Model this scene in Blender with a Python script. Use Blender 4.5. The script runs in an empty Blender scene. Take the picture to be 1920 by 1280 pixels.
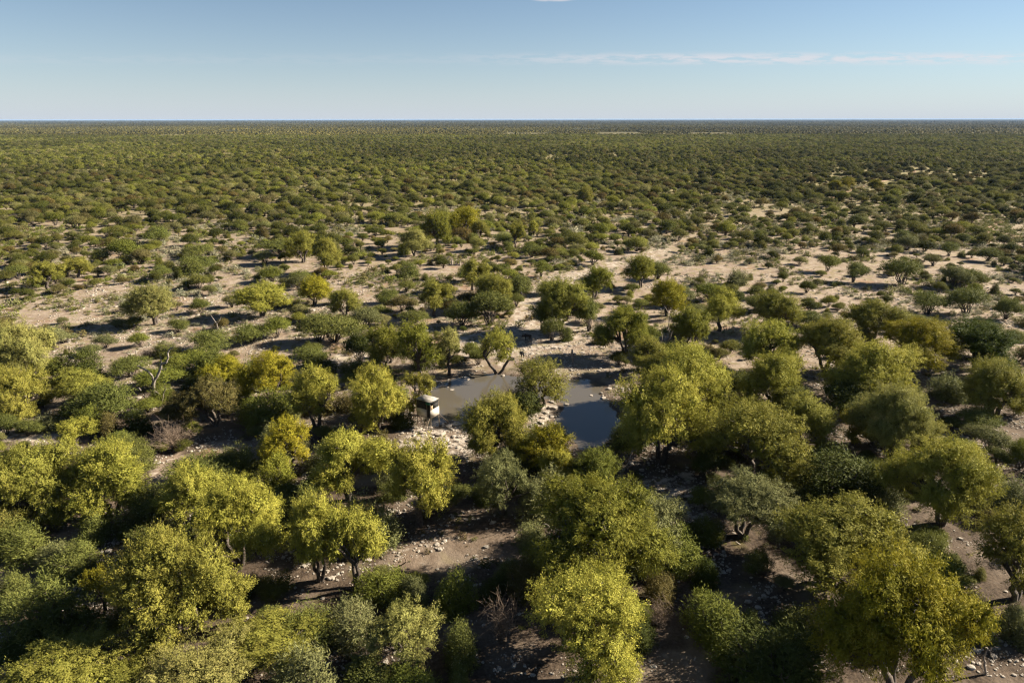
import bpy, math, random
import numpy as np
from mathutils import Vector

C = bpy.context.scene.collection
SC = bpy.context.scene
R = math.radians

# ------------------------------------------------------------------ camera
CAM_H = 45.0
PITCH = R(18.02)
F = 1280.0                                   # focal length in pixels of the 1920 px wide photograph
cam = bpy.data.cameras.new('camera')
cam.sensor_fit = 'HORIZONTAL'; cam.sensor_width = 36.0; cam.lens = 24.0
cam.clip_start = 0.5; cam.clip_end = 200000.0
cam_o = bpy.data.objects.new('camera', cam); C.objects.link(cam_o)
cam_o.location = (0, 0, CAM_H)
cam_o.rotation_euler = (R(90) - PITCH, R(0.06), 0)
SC.camera = cam_o

# ------------------------------------------------------------------ sky, sun, exposure
SUN_EL, SUN_ROT = R(27), R(76)
W = bpy.data.worlds.new('World'); SC.world = W; W.use_nodes = True
nt = W.node_tree; nt.nodes.clear()
def N(t, kind, **kw):
    n = t.nodes.new(kind)
    for k, v in kw.items(): setattr(n, k, v)
    return n
def math_node(t, op, a, b=None, c=None, clamp=False):
    n = N(t, 'ShaderNodeMath', operation=op, use_clamp=clamp)
    for i, v in enumerate((a, b, c)):
        if v is None: continue
        if isinstance(v, (int, float)): n.inputs[i].default_value = v
        else: t.links.new(v, n.inputs[i])
    return n.outputs[0]
def map_range(t, v, a, b, c=0.0, d=1.0, smooth=True):
    n = N(t, 'ShaderNodeMapRange', interpolation_type='SMOOTHSTEP' if smooth else 'LINEAR')
    t.links.new(v, n.inputs['Value'])
    for k, x in (('From Min', a), ('From Max', b), ('To Min', c), ('To Max', d)): n.inputs[k].default_value = x
    return n.outputs['Result']
sky = N(nt, 'ShaderNodeTexSky', sky_type='NISHITA', sun_disc=False, sun_elevation=SUN_EL, sun_rotation=SUN_ROT,
        altitude=1100.0, air_density=1.0, dust_density=0.0, ozone_density=2.0)
hsv = N(nt, 'ShaderNodeHueSaturation'); hsv.inputs['Saturation'].default_value = 0.92
wb = N(nt, 'ShaderNodeMix', data_type='RGBA', blend_type='MULTIPLY'); wb.inputs['Factor'].default_value = 1.0   # one white balance for the whole sky
wb.inputs['B'].default_value = (0.395, 0.447, 0.480, 1); nt.links.new(sky.outputs[0], wb.inputs['A'])
nt.links.new(wb.outputs['Result'], hsv.inputs['Color'])
tc = N(nt, 'ShaderNodeTexCoord'); sp = N(nt, 'ShaderNodeSeparateXYZ'); nt.links.new(tc.outputs['Generated'], sp.inputs[0])
ys = math_node(nt, 'MAXIMUM', sp.outputs['Y'], 0.05)
u = math_node(nt, 'DIVIDE', sp.outputs['X'], ys)         # along a straight street of thin clouds far to the north
v = math_node(nt, 'DIVIDE', sp.outputs['Z'], ys)
cmb = N(nt, 'ShaderNodeCombineXYZ')
nt.links.new(math_node(nt, 'MULTIPLY', u, 15.0), cmb.inputs[0]); nt.links.new(math_node(nt, 'MULTIPLY', v, 95.0), cmb.inputs[1])
cn = N(nt, 'ShaderNodeTexNoise'); cn.inputs['Scale'].default_value = 1.6; cn.inputs['Detail'].default_value = 7.0; cn.inputs['Roughness'].default_value = 0.62
nt.links.new(cmb.outputs[0], cn.inputs['Vector'])
band = math_node(nt, 'SUBTRACT', 1.0, map_range(nt, math_node(nt, 'ABSOLUTE', math_node(nt, 'SUBTRACT', v, 0.0775)), 0.0005, 0.011))
alng = map_range(nt, u, -0.15, 0.30, 0.12, 1.0)
cf = math_node(nt, 'MULTIPLY', math_node(nt, 'MULTIPLY', band, alng), map_range(nt, cn.outputs['Fac'], 0.38, 0.58))
puff_d = math_node(nt, 'ADD', math_node(nt, 'POWER', math_node(nt, 'MULTIPLY', math_node(nt, 'SUBTRACT', u, 0.055), 32.0), 2.0),
                   math_node(nt, 'POWER', math_node(nt, 'MULTIPLY', math_node(nt, 'SUBTRACT', v, 0.1500), 420.0), 2.0))
puff = math_node(nt, 'MULTIPLY', math_node(nt, 'SUBTRACT', 1.0, map_range(nt, puff_d, 0.1, 1.2)), map_range(nt, cn.outputs['Fac'], 0.3, 0.6))
north = map_range(nt, sp.outputs['Y'], 0.06, 0.3)
cf = math_node(nt, 'MULTIPLY', math_node(nt, 'MULTIPLY', math_node(nt, 'MAXIMUM', cf, puff), north), 0.62)
cm = N(nt, 'ShaderNodeMix', data_type='RGBA')
hz_f = math_node(nt, 'MULTIPLY', math_node(nt, 'EXPONENT', math_node(nt, 'MULTIPLY', math_node(nt, 'MAXIMUM', sp.outputs['Z'], 0.0), -15.0)), 0.92)   # pale dust haze low over the whole horizon
hm = N(nt, 'ShaderNodeMix', data_type='RGBA'); nt.links.new(hz_f, hm.inputs['Factor']); nt.links.new(hsv.outputs[0], hm.inputs['A']); hm.inputs['B'].default_value = (2.74, 3.03, 3.46, 1)
nt.links.new(cf, cm.inputs['Factor']); nt.links.new(hm.outputs['Result'], cm.inputs['A'])
cm.inputs['B'].default_value = (3.75, 3.5, 3.65, 1)
bg = N(nt, 'ShaderNodeBackground'); bg.inputs['Strength'].default_value = 0.05
nt.links.new(cm.outputs['Result'], bg.inputs['Color'])
out = N(nt, 'ShaderNodeOutputWorld'); nt.links.new(bg.outputs[0], out.inputs['Surface'])

sl = bpy.data.lights.new('sun', 'SUN'); sl.energy = 5.0; sl.angle = R(0.5); sl.color = (1.0, 0.88, 0.71)
so = bpy.data.objects.new('sun', sl); C.objects.link(so)
sd = Vector((math.sin(SUN_ROT) * math.cos(SUN_EL), math.cos(SUN_ROT) * math.cos(SUN_EL), math.sin(SUN_EL)))
so.rotation_euler = sd.to_track_quat('Z', 'Y').to_euler(); so.location = (300, 80, 160)

SC.view_settings.view_transform = 'Standard'; SC.view_settings.look = 'None'
SC.view_settings.exposure = 2.12; SC.view_settings.gamma = 1.0; SC.view_settings.use_curve_mapping = False
SC.cycles.use_denoising = True; SC.cycles.denoising_prefilter = 'NONE'; SC.cycles.filter_width = 1.3; SC.cycles.sample_clamp_indirect = 3.0
SC.cycles.max_bounces = 5; SC.cycles.diffuse_bounces = 3; SC.cycles.glossy_bounces = 2; SC.cycles.transmission_bounces = 3
SC.cycles.transparent_max_bounces = 4; SC.cycles.volume_bounces = 0

# ------------------------------------------------------------------ helpers
rng = np.random.default_rng(7)
cp, spn = math.cos(PITCH), math.sin(PITCH)
def ray(px, py):
    a, b = (px - 960.0) / F, (640.0 - py) / F
    return np.array([a, cp + b * spn, -spn + b * cp])
def at(px, py, z=0.25):                      # where a sight line meets the ground
    d = ray(px, py); t = (z - CAM_H) / d[2]
    return np.array([d[0] * t, d[1] * t, z])
def on_plane(px, py, Y):                     # where a sight line meets the upright plane at distance Y
    d = ray(px, py); t = Y / d[1]
    return np.array([d[0] * t, Y, CAM_H + d[2] * t])
def pix(x, y, z=0.25):
    zc = z - CAM_H; dep = y * cp - zc * spn
    return 960 + F * x / dep, 640 - F * (y * spn + zc * cp) / dep, dep
def inside(px, py, poly):
    px = np.asarray(px, float); py = np.asarray(py, float); r = np.zeros(px.shape, bool); n = len(poly)
    for i in range(n):
        x0, y0 = poly[i]; x1, y1 = poly[(i + 1) % n]
        if y0 == y1: continue
        r ^= ((y0 > py) != (y1 > py)) & (px < (x1 - x0) * (py - y0) / (y1 - y0) + x0)
    return r
def hash2(ix, iy, s):
    h = np.sin(ix * 127.1 + iy * 311.7 + s * 74.7) * 43758.5453
    return h - np.floor(h)
def vnoise(x, y, s=0):
    x = np.asarray(x, float); y = np.asarray(y, float)
    ix, iy = np.floor(x), np.floor(y); fx, fy = x - ix, y - iy
    fx = fx * fx * (3 - 2 * fx); fy = fy * fy * (3 - 2 * fy)
    a, b = hash2(ix, iy, s), hash2(ix + 1, iy, s); c, d = hash2(ix, iy + 1, s), hash2(ix + 1, iy + 1, s)
    return (a * (1 - fx) + b * fx) * (1 - fy) + (c * (1 - fx) + d * fx) * fy
def fbm(x, y, s=0, o=3):
    r, a, t = 0, 1.0, 0
    for k in range(o):
        r = r + a * vnoise(np.asarray(x) * 2 ** k, np.asarray(y) * 2 ** k, s + k); t += a; a *= 0.5
    return r / t

def mesh_from(name, V, faces_idx, nper, mats, attr=None, smooth=False):
    me = bpy.data.meshes.new(name); V = np.ascontiguousarray(V, np.float32); f = np.ascontiguousarray(faces_idx, np.int32)
    nf = len(f) // nper
    me.vertices.add(len(V)); me.vertices.foreach_set('co', V.ravel())
    me.loops.add(len(f)); me.loops.foreach_set('vertex_index', f)
    me.polygons.add(nf); me.polygons.foreach_set('loop_start', np.arange(0, nf * nper, nper, dtype=np.int32))
    if smooth: me.polygons.foreach_set('use_smooth', np.ones(nf, bool))
    for m in mats: me.materials.append(m)
    if attr is not None:
        a = me.attributes.new('leaf_tone', 'FLOAT', 'POINT'); a.data.foreach_set('value', np.ascontiguousarray(attr, np.float32))
    me.update(calc_edges=True)
    return me
def tag(o, label=None, cat=None, group=None, kind=None):
    for k, x in (('label', label), ('category', cat), ('group', group), ('kind', kind)):
        if x: o[k] = x
    return o
def link(name, data, parent=None, loc=None, rz=0, scale=None):
    o = bpy.data.objects.new(name, data); C.objects.link(o)
    if parent: o.parent = parent
    if loc is not None: o.location = [float(q) for q in loc]
    o.rotation_euler.z = rz
    if scale is not None: o.scale = [float(q) for q in scale]
    return o

class Tubes:                                 # limbs: rings of vertices swept along poly-lines
    def __init__(s): s.V, s.Q, s.n = [], [], 0
    def add(s, pts, rad, k=6):
        P = np.array(pts, float); n = len(P); rad = np.broadcast_to(np.asarray(rad, float), (n,)) if np.ndim(rad) == 0 else np.asarray(rad, float)
        T = np.gradient(P, axis=0); T /= np.linalg.norm(T, axis=1)[:, None] + 1e-9
        ref = np.array([0.31, 0.93, 0.2]) if abs(T[0] @ np.array([0.31, 0.93, 0.2])) < 0.9 else np.array([1.0, 0, 0])
        A = np.cross(T, ref); A /= np.linalg.norm(A, axis=1)[:, None] + 1e-9; B = np.cross(T, A)
        th = np.arange(k) * 2 * math.pi / k
        ring = P[:, None, :] + rad[:, None, None] * (np.cos(th)[None, :, None] * A[:, None, :] + np.sin(th)[None, :, None] * B[:, None, :])
        s.V.append(ring.reshape(-1, 3)); i = np.arange(n - 1)[:, None] * k; j = np.arange(k)[None, :]; j2 = (j + 1) % k
        q = np.stack([i + j, i + j2, i + k + j2, i + k + j], -1).reshape(-1, 4) + s.n
        s.Q.append(q); s.n += n * k
        return s
    def mesh(s, name, mat): return mesh_from(name, np.concatenate(s.V), np.concatenate(s.Q).ravel(), 4, [mat], smooth=True)

class Boxes:
    def __init__(s): s.V, s.Q, s.n = [], [], 0
    def add(s, c, size, ax=None):
        c = np.array(c, float); h = np.array(size, float) / 2
        M = np.eye(3) if ax is None else np.array(ax, float)
        v = np.array([[x, y, z] for x in (-1, 1) for y in (-1, 1) for z in (-1, 1)]) * h
        s.V.append(c + v @ M)
        s.Q.append(np.array([[0, 1, 3, 2], [4, 6, 7, 5], [0, 4, 5, 1], [2, 3, 7, 6], [0, 2, 6, 4], [1, 5, 7, 3]]) + s.n); s.n += 8
        return s
    def bar(s, a, b, w, d=None):
        a, b = np.array(a, float), np.array(b, float); t = b - a; L = np.linalg.norm(t); t /= L
        r = np.cross(t, [0, 0, 1.0]) if abs(t[2]) < 0.99 else np.array([1.0, 0, 0]); r /= np.linalg.norm(r); q = np.cross(r, t)
        return s.add((a + b) / 2, (w, L, d or w), (r, t, q))
    def mesh(s, name, mat): return mesh_from(name, np.concatenate(s.V), np.concatenate(s.Q).ravel(), 4, [mat])

# ------------------------------------------------------------------ materials
def new_mat(name):
    m = bpy.data.materials.new(name); m.use_nodes = True; m.node_tree.nodes.clear(); return m, m.node_tree
def leaf_material(name, transl=0.38):
    m, t = new_mat(name)
    a = N(t, 'ShaderNodeAttribute', attribute_type='INSTANCER', attribute_name='tint')
    lt = N(t, 'ShaderNodeAttribute', attribute_type='GEOMETRY', attribute_name='leaf_tone')
    sh = N(t, 'ShaderNodeHueSaturation')
    t.links.new(a.outputs['Color'], sh.inputs['Color'])
    t.links.new(map_range(t, lt.outputs['Fac'], 0, 1, 0.515, 0.485, False), sh.inputs['Hue'])
    t.links.new(map_range(t, lt.outputs['Fac'], 0, 1, 0.62, 1.4, False), sh.inputs['Value'])
    b = N(t, 'ShaderNodeBsdfPrincipled'); b.inputs['Roughness'].default_value = 0.65; b.inputs['Specular IOR Level'].default_value = 0.05
    tr = N(t, 'ShaderNodeBsdfTranslucent'); mx = N(t, 'ShaderNodeMixShader'); mx.inputs[0].default_value = transl
    t.links.new(sh.outputs[0], b.inputs['Base Color']); t.links.new(sh.outputs[0], tr.inputs['Color'])
    t.links.new(b.outputs[0], mx.inputs[1]); t.links.new(tr.outputs[0], mx.inputs[2])
    o = N(t, 'ShaderNodeOutputMaterial'); t.links.new(mx.outputs[0], o.inputs[0]); return m
def noisy(name, c1, c2, scale=3.0, rough=0.85, bump=0.3, metal=0.0, spec=0.3, detail=5.0):
    c1, c2 = [q * 0.8 for q in c1], [q * 0.8 for q in c2]
    m, t = new_mat(name)
    tcx = N(t, 'ShaderNodeTexCoord'); n = N(t, 'ShaderNodeTexNoise'); n.inputs['Scale'].default_value = scale; n.inputs['Detail'].default_value = detail
    t.links.new(tcx.outputs['Object'], n.inputs['Vector'])
    mx = N(t, 'ShaderNodeMix', data_type='RGBA'); t.links.new(map_range(t, n.outputs['Fac'], 0.35, 0.65), mx.inputs['Factor'])
    mx.inputs['A'].default_value = (*c1, 1); mx.inputs['B'].default_value = (*c2, 1)
    b = N(t, 'ShaderNodeBsdfPrincipled'); b.inputs['Roughness'].default_value = rough; b.inputs['Metallic'].default_value = metal; b.inputs['Specular IOR Level'].default_value = spec
    t.links.new(mx.outputs['Result'], b.inputs['Base Color'])
    bp = N(t, 'ShaderNodeBump'); bp.inputs['Strength'].default_value = bump; bp.inputs['Distance'].default_value = 0.05
    t.links.new(n.outputs['Fac'], bp.inputs['Height']); t.links.new(bp.outputs[0], b.inputs['Normal'])
    o = N(t, 'ShaderNodeOutputMaterial'); t.links.new(b.outputs[0], o.inputs[0]); return m
M_LEAF = leaf_material('leaf', 0.22)
M_NEEDLE = leaf_material('fine_leaf', 0.20)
M_BARK = noisy('bark', (0.045, 0.035, 0.028), (0.10, 0.08, 0.065), 6.0)
M_DEAD = noisy('bleached_wood', (0.16, 0.135, 0.115), (0.32, 0.28, 0.24), 5.0)
M_TWIG = noisy('dry_twig', (0.12, 0.085, 0.06), (0.22, 0.165, 0.12), 5.0)
M_ROCK = noisy('limestone', (0.25, 0.21, 0.17), (0.44, 0.395, 0.335), 2.2, bump=0.6)
M_PEBBLE = noisy('pale_pebble', (0.22, 0.19, 0.155), (0.44, 0.40, 0.34), 1.5)

# ground: pale calcrete sand, leaf litter under the trees, sun-bleached grass farther out
m, t = new_mat('ground'); M_GROUND = m
g = N(t, 'ShaderNodeNewGeometry'); s3 = N(t, 'ShaderNodeSeparateXYZ'); t.links.new(g.outputs['Position'], s3.inputs[0])
def gn(scale, detail=5.0, rough=0.55):
    n = N(t, 'ShaderNodeTexNoise'); n.inputs['Scale'].default_value = scale; n.inputs['Detail'].default_value = detail; n.inputs['Roughness'].default_value = rough
    t.links.new(g.outputs['Position'], n.inputs['Vector']); return n.outputs['Fac']
def mixc(fac, a, b):
    n = N(t, 'ShaderNodeMix', data_type='RGBA')
    if isinstance(fac, float): n.inputs['Factor'].default_value = fac
    else: t.links.new(fac, n.inputs['Factor'])
    for k, x in (('A', a), ('B', b)):
        if isinstance(x, tuple): n.inputs[k].default_value = (*x, 1)
        else: t.links.new(x, n.inputs[k])
    return n.outputs['Result']
big, mid, fine = gn(0.035), gn(0.22), gn(3.2, 6.0, 0.7)
sand = mixc(map_range(t, mid, 0.38, 0.64), (0.225, 0.172, 0.128), (0.32, 0.262, 0.204))
sand = mixc(map_range(t, gn(0.9), 0.56, 0.70), sand, (0.40, 0.345, 0.285))
sand = mixc(map_range(t, gn(0.10), 0.58, 0.70), sand, (0.245, 0.16, 0.105))
litter = mixc(map_range(t, fine, 0.35, 0.68), (0.040, 0.029, 0.021), (0.112, 0.084, 0.060))
litter = mixc(map_range(t, mid, 0.58, 0.7), litter, (0.078, 0.066, 0.024))
zone = map_range(t, math_node(t, 'ADD', s3.outputs['Y'], math_node(t, 'MULTIPLY', math_node(t, 'SUBTRACT', big, 0.5), 70.0)), 84, 138)
bare_a = N(t, 'ShaderNodeAttribute', attribute_type='GEOMETRY', attribute_name='bare').outputs['Fac']
pale_a = N(t, 'ShaderNodeAttribute', attribute_type='GEOMETRY', attribute_name='pale').outputs['Fac']
lit = math_node(t, 'MULTIPLY', math_node(t, 'SUBTRACT', 1.0, zone), map_range(t, gn(0.13), 0.66, 0.46, 0.62, 1.0))
near = mixc(math_node(t, 'MULTIPLY', lit, math_node(t, 'SUBTRACT', 1.0, bare_a)), sand, litter)
near = mixc(math_node(t, 'MULTIPLY', pale_a, map_range(t, gn(0.8), 0.42, 0.6)), near, (0.44, 0.39, 0.33))
grassy = mixc(map_range(t, gn(0.5), 0.35, 0.65), (0.155, 0.145, 0.050), (0.24, 0.205, 0.092))
far = map_range(t, math_node(t, 'ADD', s3.outputs['Y'], math_node(t, 'MULTIPLY', math_node(t, 'SUBTRACT', big, 0.5), 300.0)), 190, 520)
tuft = map_range(t, gn(0.35), 0.5, 0.62, 0.0, 0.55)
col = mixc(math_node(t, 'MAXIMUM', math_node(t, 'MULTIPLY', far, 0.85), math_node(t, 'MULTIPLY', tuft, zone)), near, grassy)
col = mixc(map_range(t, fine, 0.3, 0.7, 0.0, 0.35), col, mixc(0.5, col, (0.035, 0.027, 0.02)))
# beyond 6 km the bush itself is the colour of the plain, with paler open pans
plain = mixc(map_range(t, gn(0.0007), 0.58, 0.72), (0.042, 0.044, 0.020), (0.055, 0.055, 0.028))
col = mixc(map_range(t, s3.outputs['Y'], 1900, 2900), col, plain)
# the silty strand round the waterhole
col = mixc(map_range(t, s3.outputs['Z'], 0.02, 0.16, 0.85, 0.0), col, (0.085, 0.064, 0.047))
b = N(t, 'ShaderNodeBsdfPrincipled'); b.inputs['Roughness'].default_value = 0.95; b.inputs['Specular IOR Level'].default_value = 0.1
tone = N(t, 'ShaderNodeMix', data_type='RGBA', blend_type='MULTIPLY'); tone.inputs['Factor'].default_value = 1.0; tone.inputs['B'].default_value = (0.80, 0.79, 0.78, 1)
t.links.new(col, tone.inputs['A']); t.links.new(tone.outputs['Result'], b.inputs['Base Color'])
bp = N(t, 'ShaderNodeBump'); bp.inputs['Strength'].default_value = 0.7; bp.inputs['Distance'].default_value = 0.10
t.links.new(math_node(t, 'ADD', fine, math_node(t, 'MULTIPLY', gn(1.1), 2.0)), bp.inputs['Height']); t.links.new(bp.outputs[0], b.inputs['Normal'])
o = N(t, 'ShaderNodeOutputMaterial'); t.links.new(b.outputs[0], o.inputs[0])

m, t = new_mat('muddy_water'); M_WATER = m
b = N(t, 'ShaderNodeBsdfPrincipled'); b.inputs['Base Color'].default_value = (0.076, 0.067, 0.052, 1); b.inputs['Roughness'].default_value = 0.02; b.inputs['IOR'].default_value = 1.45
g2 = N(t, 'ShaderNodeNewGeometry'); n = N(t, 'ShaderNodeTexNoise'); n.inputs['Scale'].default_value = 1.4; n.inputs['Detail'].default_value = 3.0
mp = N(t, 'ShaderNodeMapping'); mp.inputs['Scale'].default_value = (0.7, 2.0, 1); t.links.new(g2.outputs['Position'], mp.inputs[0]); t.links.new(mp.outputs[0], n.inputs['Vector'])
bp = N(t, 'ShaderNodeBump'); bp.inputs['Strength'].default_value = 0.06; bp.inputs['Distance'].default_value = 0.05; t.links.new(n.outputs['Fac'], bp.inputs['Height']); t.links.new(bp.outputs[0], b.inputs['Normal'])
o = N(t, 'ShaderNodeOutputMaterial'); t.links.new(b.outputs[0], o.inputs[0])
M_TRACK = noisy('orange_sand', (0.32, 0.20, 0.11), (0.40, 0.27, 0.165), 0.6)

# ------------------------------------------------------------------ ground with the waterhole's hollow
POND_PX = [(786, 752), (800, 735), (818, 722), (838, 712), (868, 705), (900, 701), (930, 700), (965, 705), (1010, 709), (1060, 712), (1118, 711),
           (1130, 722), (1126, 738), (1140, 752), (1152, 772), (1168, 792), (1160, 808), (1142, 822), (1118, 838), (1090, 842), (1072, 826), (1054, 806),
           (1040, 790), (1046, 776), (1060, 764), (1046, 752), (1020, 748), (985, 752), (962, 762), (950, 780), (905, 800), (868, 792), (842, 788), (818, 800), (795, 797), (782, 775)]
POND = [tuple(at(x, y, 0.0)[:2]) for x, y in POND_PX]
def pond_sd(x, y):                            # signed distance to the waterline, negative in the water
    x = np.asarray(x, float); y = np.asarray(y, float); d = np.full(x.shape, 1e9); n = len(POND)
    for i in range(n):
        ax, ay = POND[i]; bx, by = POND[(i + 1) % n]; ex, ey = bx - ax, by - ay
        tt = np.clip(((x - ax) * ex + (y - ay) * ey) / (ex * ex + ey * ey), 0, 1)
        d = np.minimum(d, np.hypot(x - ax - tt * ex, y - ay - tt * ey))
    return np.where(inside(x, y, POND), -d, d)
def height(x, y):
    x = np.asarray(x, float); y = np.asarray(y, float)
    sdv = pond_sd(x, y) + (fbm(x * 0.6, y * 0.6, 3) - 0.5) * 1.6
    near_h = np.clip(sdv * 0.11, -0.7, 0.30) + np.clip((fbm(x * 0.09, y * 0.09, 9) - 0.5) * 0.5, -0.2, 0.25) * np.clip(sdv / 6, 0, 1)
    w = np.clip((260 - np.hypot(x, y)) / 60, 0, 1)
    return near_h * w + 0.28 * (1 - w)
def axis(a, b, step, lo, hi):
    core = list(np.arange(a, b + 1e-6, step)); s = step; x = b
    while x < hi: s *= 1.18; x += s; core.append(min(x, hi))
    s = step; x = a
    while x > lo: s *= 1.18; x -= s; core.insert(0, max(x, lo))
    return np.array(core)
gx = axis(-62, 72, 0.75, -90000, 90000); gy = axis(42, 165, 0.75, -300, 95000)
X, Y = np.meshgrid(gx, gy); Z = height(X.ravel(), Y.ravel())
V = np.stack([X.ravel(), Y.ravel(), Z], 1); nx, ny = len(gx), len(gy)
i = (np.arange(ny - 1)[:, None] * nx + np.arange(nx - 1)[None, :]).ravel()
ground = link('ground', mesh_from('ground', V, np.stack([i, i + 1, i + nx + 1, i + nx], 1).ravel(), 4, [M_GROUND], smooth=True)); tag(ground, kind='structure')
SANDY = [[(262, 930), (292, 872), (330, 852), (400, 832), (520, 822), (560, 830), (540, 862), (420, 872), (335, 900), (300, 945)], [(700, 1060), (740, 1010), (800, 1000), (900, 1005), (975, 985), (1010, 1050), (900, 1075), (760, 1080)],
         [(1190, 1290), (1210, 1220), (1330, 1205), (1365, 1240), (1310, 1290)], [(60, 1060), (0, 1120), (-60, 1120), (-60, 1040), (60, 1010), (150, 985), (160, 1010)], [(0, 770), (120, 780), (140, 850), (30, 830)], [(740, 780), (890, 780), (890, 860), (740, 860)], [(960, 755), (1060, 745), (1060, 800), (990, 805)], [(590, 870), (720, 850), (740, 900), (620, 910)], [(1590, 1060), (1660, 1030), (1660, 1075)]]
PALE = [[(925, 690), (958, 600), (980, 568), (1000, 540), (1050, 512), (1120, 500), (1240, 462), (1260, 474), (1130, 518), (1058, 540), (1020, 575), (1012, 605), (1060, 650), (960, 670)], [(750, 785), (885, 785), (880, 850), (760, 850)], [(860, 625), (930, 625), (930, 670), (860, 670)], [(935, 615), (1010, 590), (1120, 620), (1010, 665), (940, 665)], [(990, 770), (1050, 755), (1050, 800), (1000, 800)], [(1195, 895), (1310, 885), (1310, 965), (1250, 970)], [(0, 790), (110, 790), (110, 840), (0, 830)], [(640, 660), (690, 650), (690, 720), (560, 720)]]
wxn = X.ravel() + (fbm(X.ravel() / 3, Y.ravel() / 3, 90) - 0.5) * 5; wyn = Y.ravel() + (fbm(X.ravel() / 3, Y.ravel() / 3, 91) - 0.5) * 6
okv = (Y.ravel() > 30) & (Y.ravel() < 260) & (np.abs(X.ravel()) < 220)
gpx, gpy, _ = pix(wxn, np.maximum(wyn, 20))
for nm_, polys in (('bare', SANDY), ('pale', PALE)):
    val = np.zeros(len(V), np.float32)
    for k, poly in enumerate(polys): val[okv & inside(gpx, gpy, poly)] = 1.0 if nm_ == 'pale' or k == 0 else 0.75 if k in (3, 4) else 0.4
    at_ = ground.data.attributes.new(nm_, 'FLOAT', 'POINT'); at_.data.foreach_set('value', val)
PX = np.array(POND); c0 = PX.mean(0)
wx = np.arange(PX[:, 0].min() - 3, PX[:, 0].max() + 3.1, 1.0); wy = np.arange(PX[:, 1].min() - 3, PX[:, 1].max() + 3.1, 1.0)
X, Y = np.meshgrid(wx, wy); V = np.stack([X.ravel(), Y.ravel(), np.zeros(X.size)], 1); nx, ny = len(wx), len(wy)
i = (np.arange(ny - 1)[:, None] * nx + np.arange(nx - 1)[None, :]).ravel()
keep = pond_sd(X.ravel()[i] + 0.5, Y.ravel()[i] + 0.5) < 2.6; i = i[keep]
water = link('water', mesh_from('water', V, np.stack([i, i + 1, i + nx + 1, i + nx], 1).ravel(), 4, [M_WATER], smooth=True)); tag(water, kind='structure')

# sandy track that shows between the bushes far out
def ribbon(name, px, w, mat):
    P = np.array([at(a, b, 0.31)[:2] for a, b in px]); tt = np.linspace(0, len(P) - 1, 60); k = np.minimum(tt.astype(int), len(P) - 2); f = (tt - k)[:, None]
    Q = P[k] * (1 - f) + P[k + 1] * f; T = np.gradient(Q, axis=0); T /= np.linalg.norm(T, axis=1)[:, None]; S = np.stack([-T[:, 1], T[:, 0]], 1)
    ww = (w * (0.8 + 0.4 * rng.random(60)))[:, None]
    V = np.concatenate([np.c_[Q + S * ww, np.full(60, 0.31)], np.c_[Q - S * ww, np.full(60, 0.31)]])
    j = np.arange(59); return tag(link(name, mesh_from(name, V, np.stack([j, j + 60, j + 61, j + 1], 1).ravel(), 4, [mat])), kind='structure'), Q
track, TRACK1 = ribbon('track', [(1560, 372), (1598, 355), (1622, 349), (1648, 342), (1670, 337), (1700, 330), (1715, 322), (1706, 317)], 1.7, M_TRACK)
track2, TRACK2 = ribbon('track', [(1980, 452), (1905, 444), (1852, 436), (1858, 426), (1872, 418), (1868, 412)], 2.0, M_TRACK)
TRACK = np.concatenate([TRACK1, TRACK2])

# ------------------------------------------------------------------ plant shapes
def leaf_quads(P, D, L, Wd, rg, out=None, rnd=0.16):
    """Rhombic leaves along D; with OUT given their faces turn towards it, unevenly."""
    n = len(P); D = D / (np.linalg.norm(D, axis=1)[:, None] + 1e-9)
    f = rg.normal(size=(n, 3)) if out is None else out + rg.normal(size=(n, 3)) * rnd
    S = np.cross(D, f); S /= np.linalg.norm(S, axis=1)[:, None] + 1e-9
    L = L[:, None]; Wd = Wd[:, None]
    V = np.stack([P, P + 0.5 * L * D + 0.5 * Wd * S, P + L * D, P + 0.5 * L * D - 0.5 * Wd * S], 1).reshape(-1, 3)
    return V, np.arange(len(V))
def sphere_dirs(n, rg):
    d = rg.normal(size=(n, 3)); return d / np.linalg.norm(d, axis=1)[:, None]
def bend(a, b, rg, k=5, amp=0.12):
    a, b = np.array(a, float), np.array(b, float); tt = np.linspace(0, 1, k)[:, None]; L = np.linalg.norm(b - a)
    P = a + (b - a) * tt; P[1:-1] += rg.normal(size=(k - 2, 3)) * amp * L * 0.5; P[1:-1, 2] += np.sin(tt[1:-1, 0] * 3.14) * 0.06 * L
    return P

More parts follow.
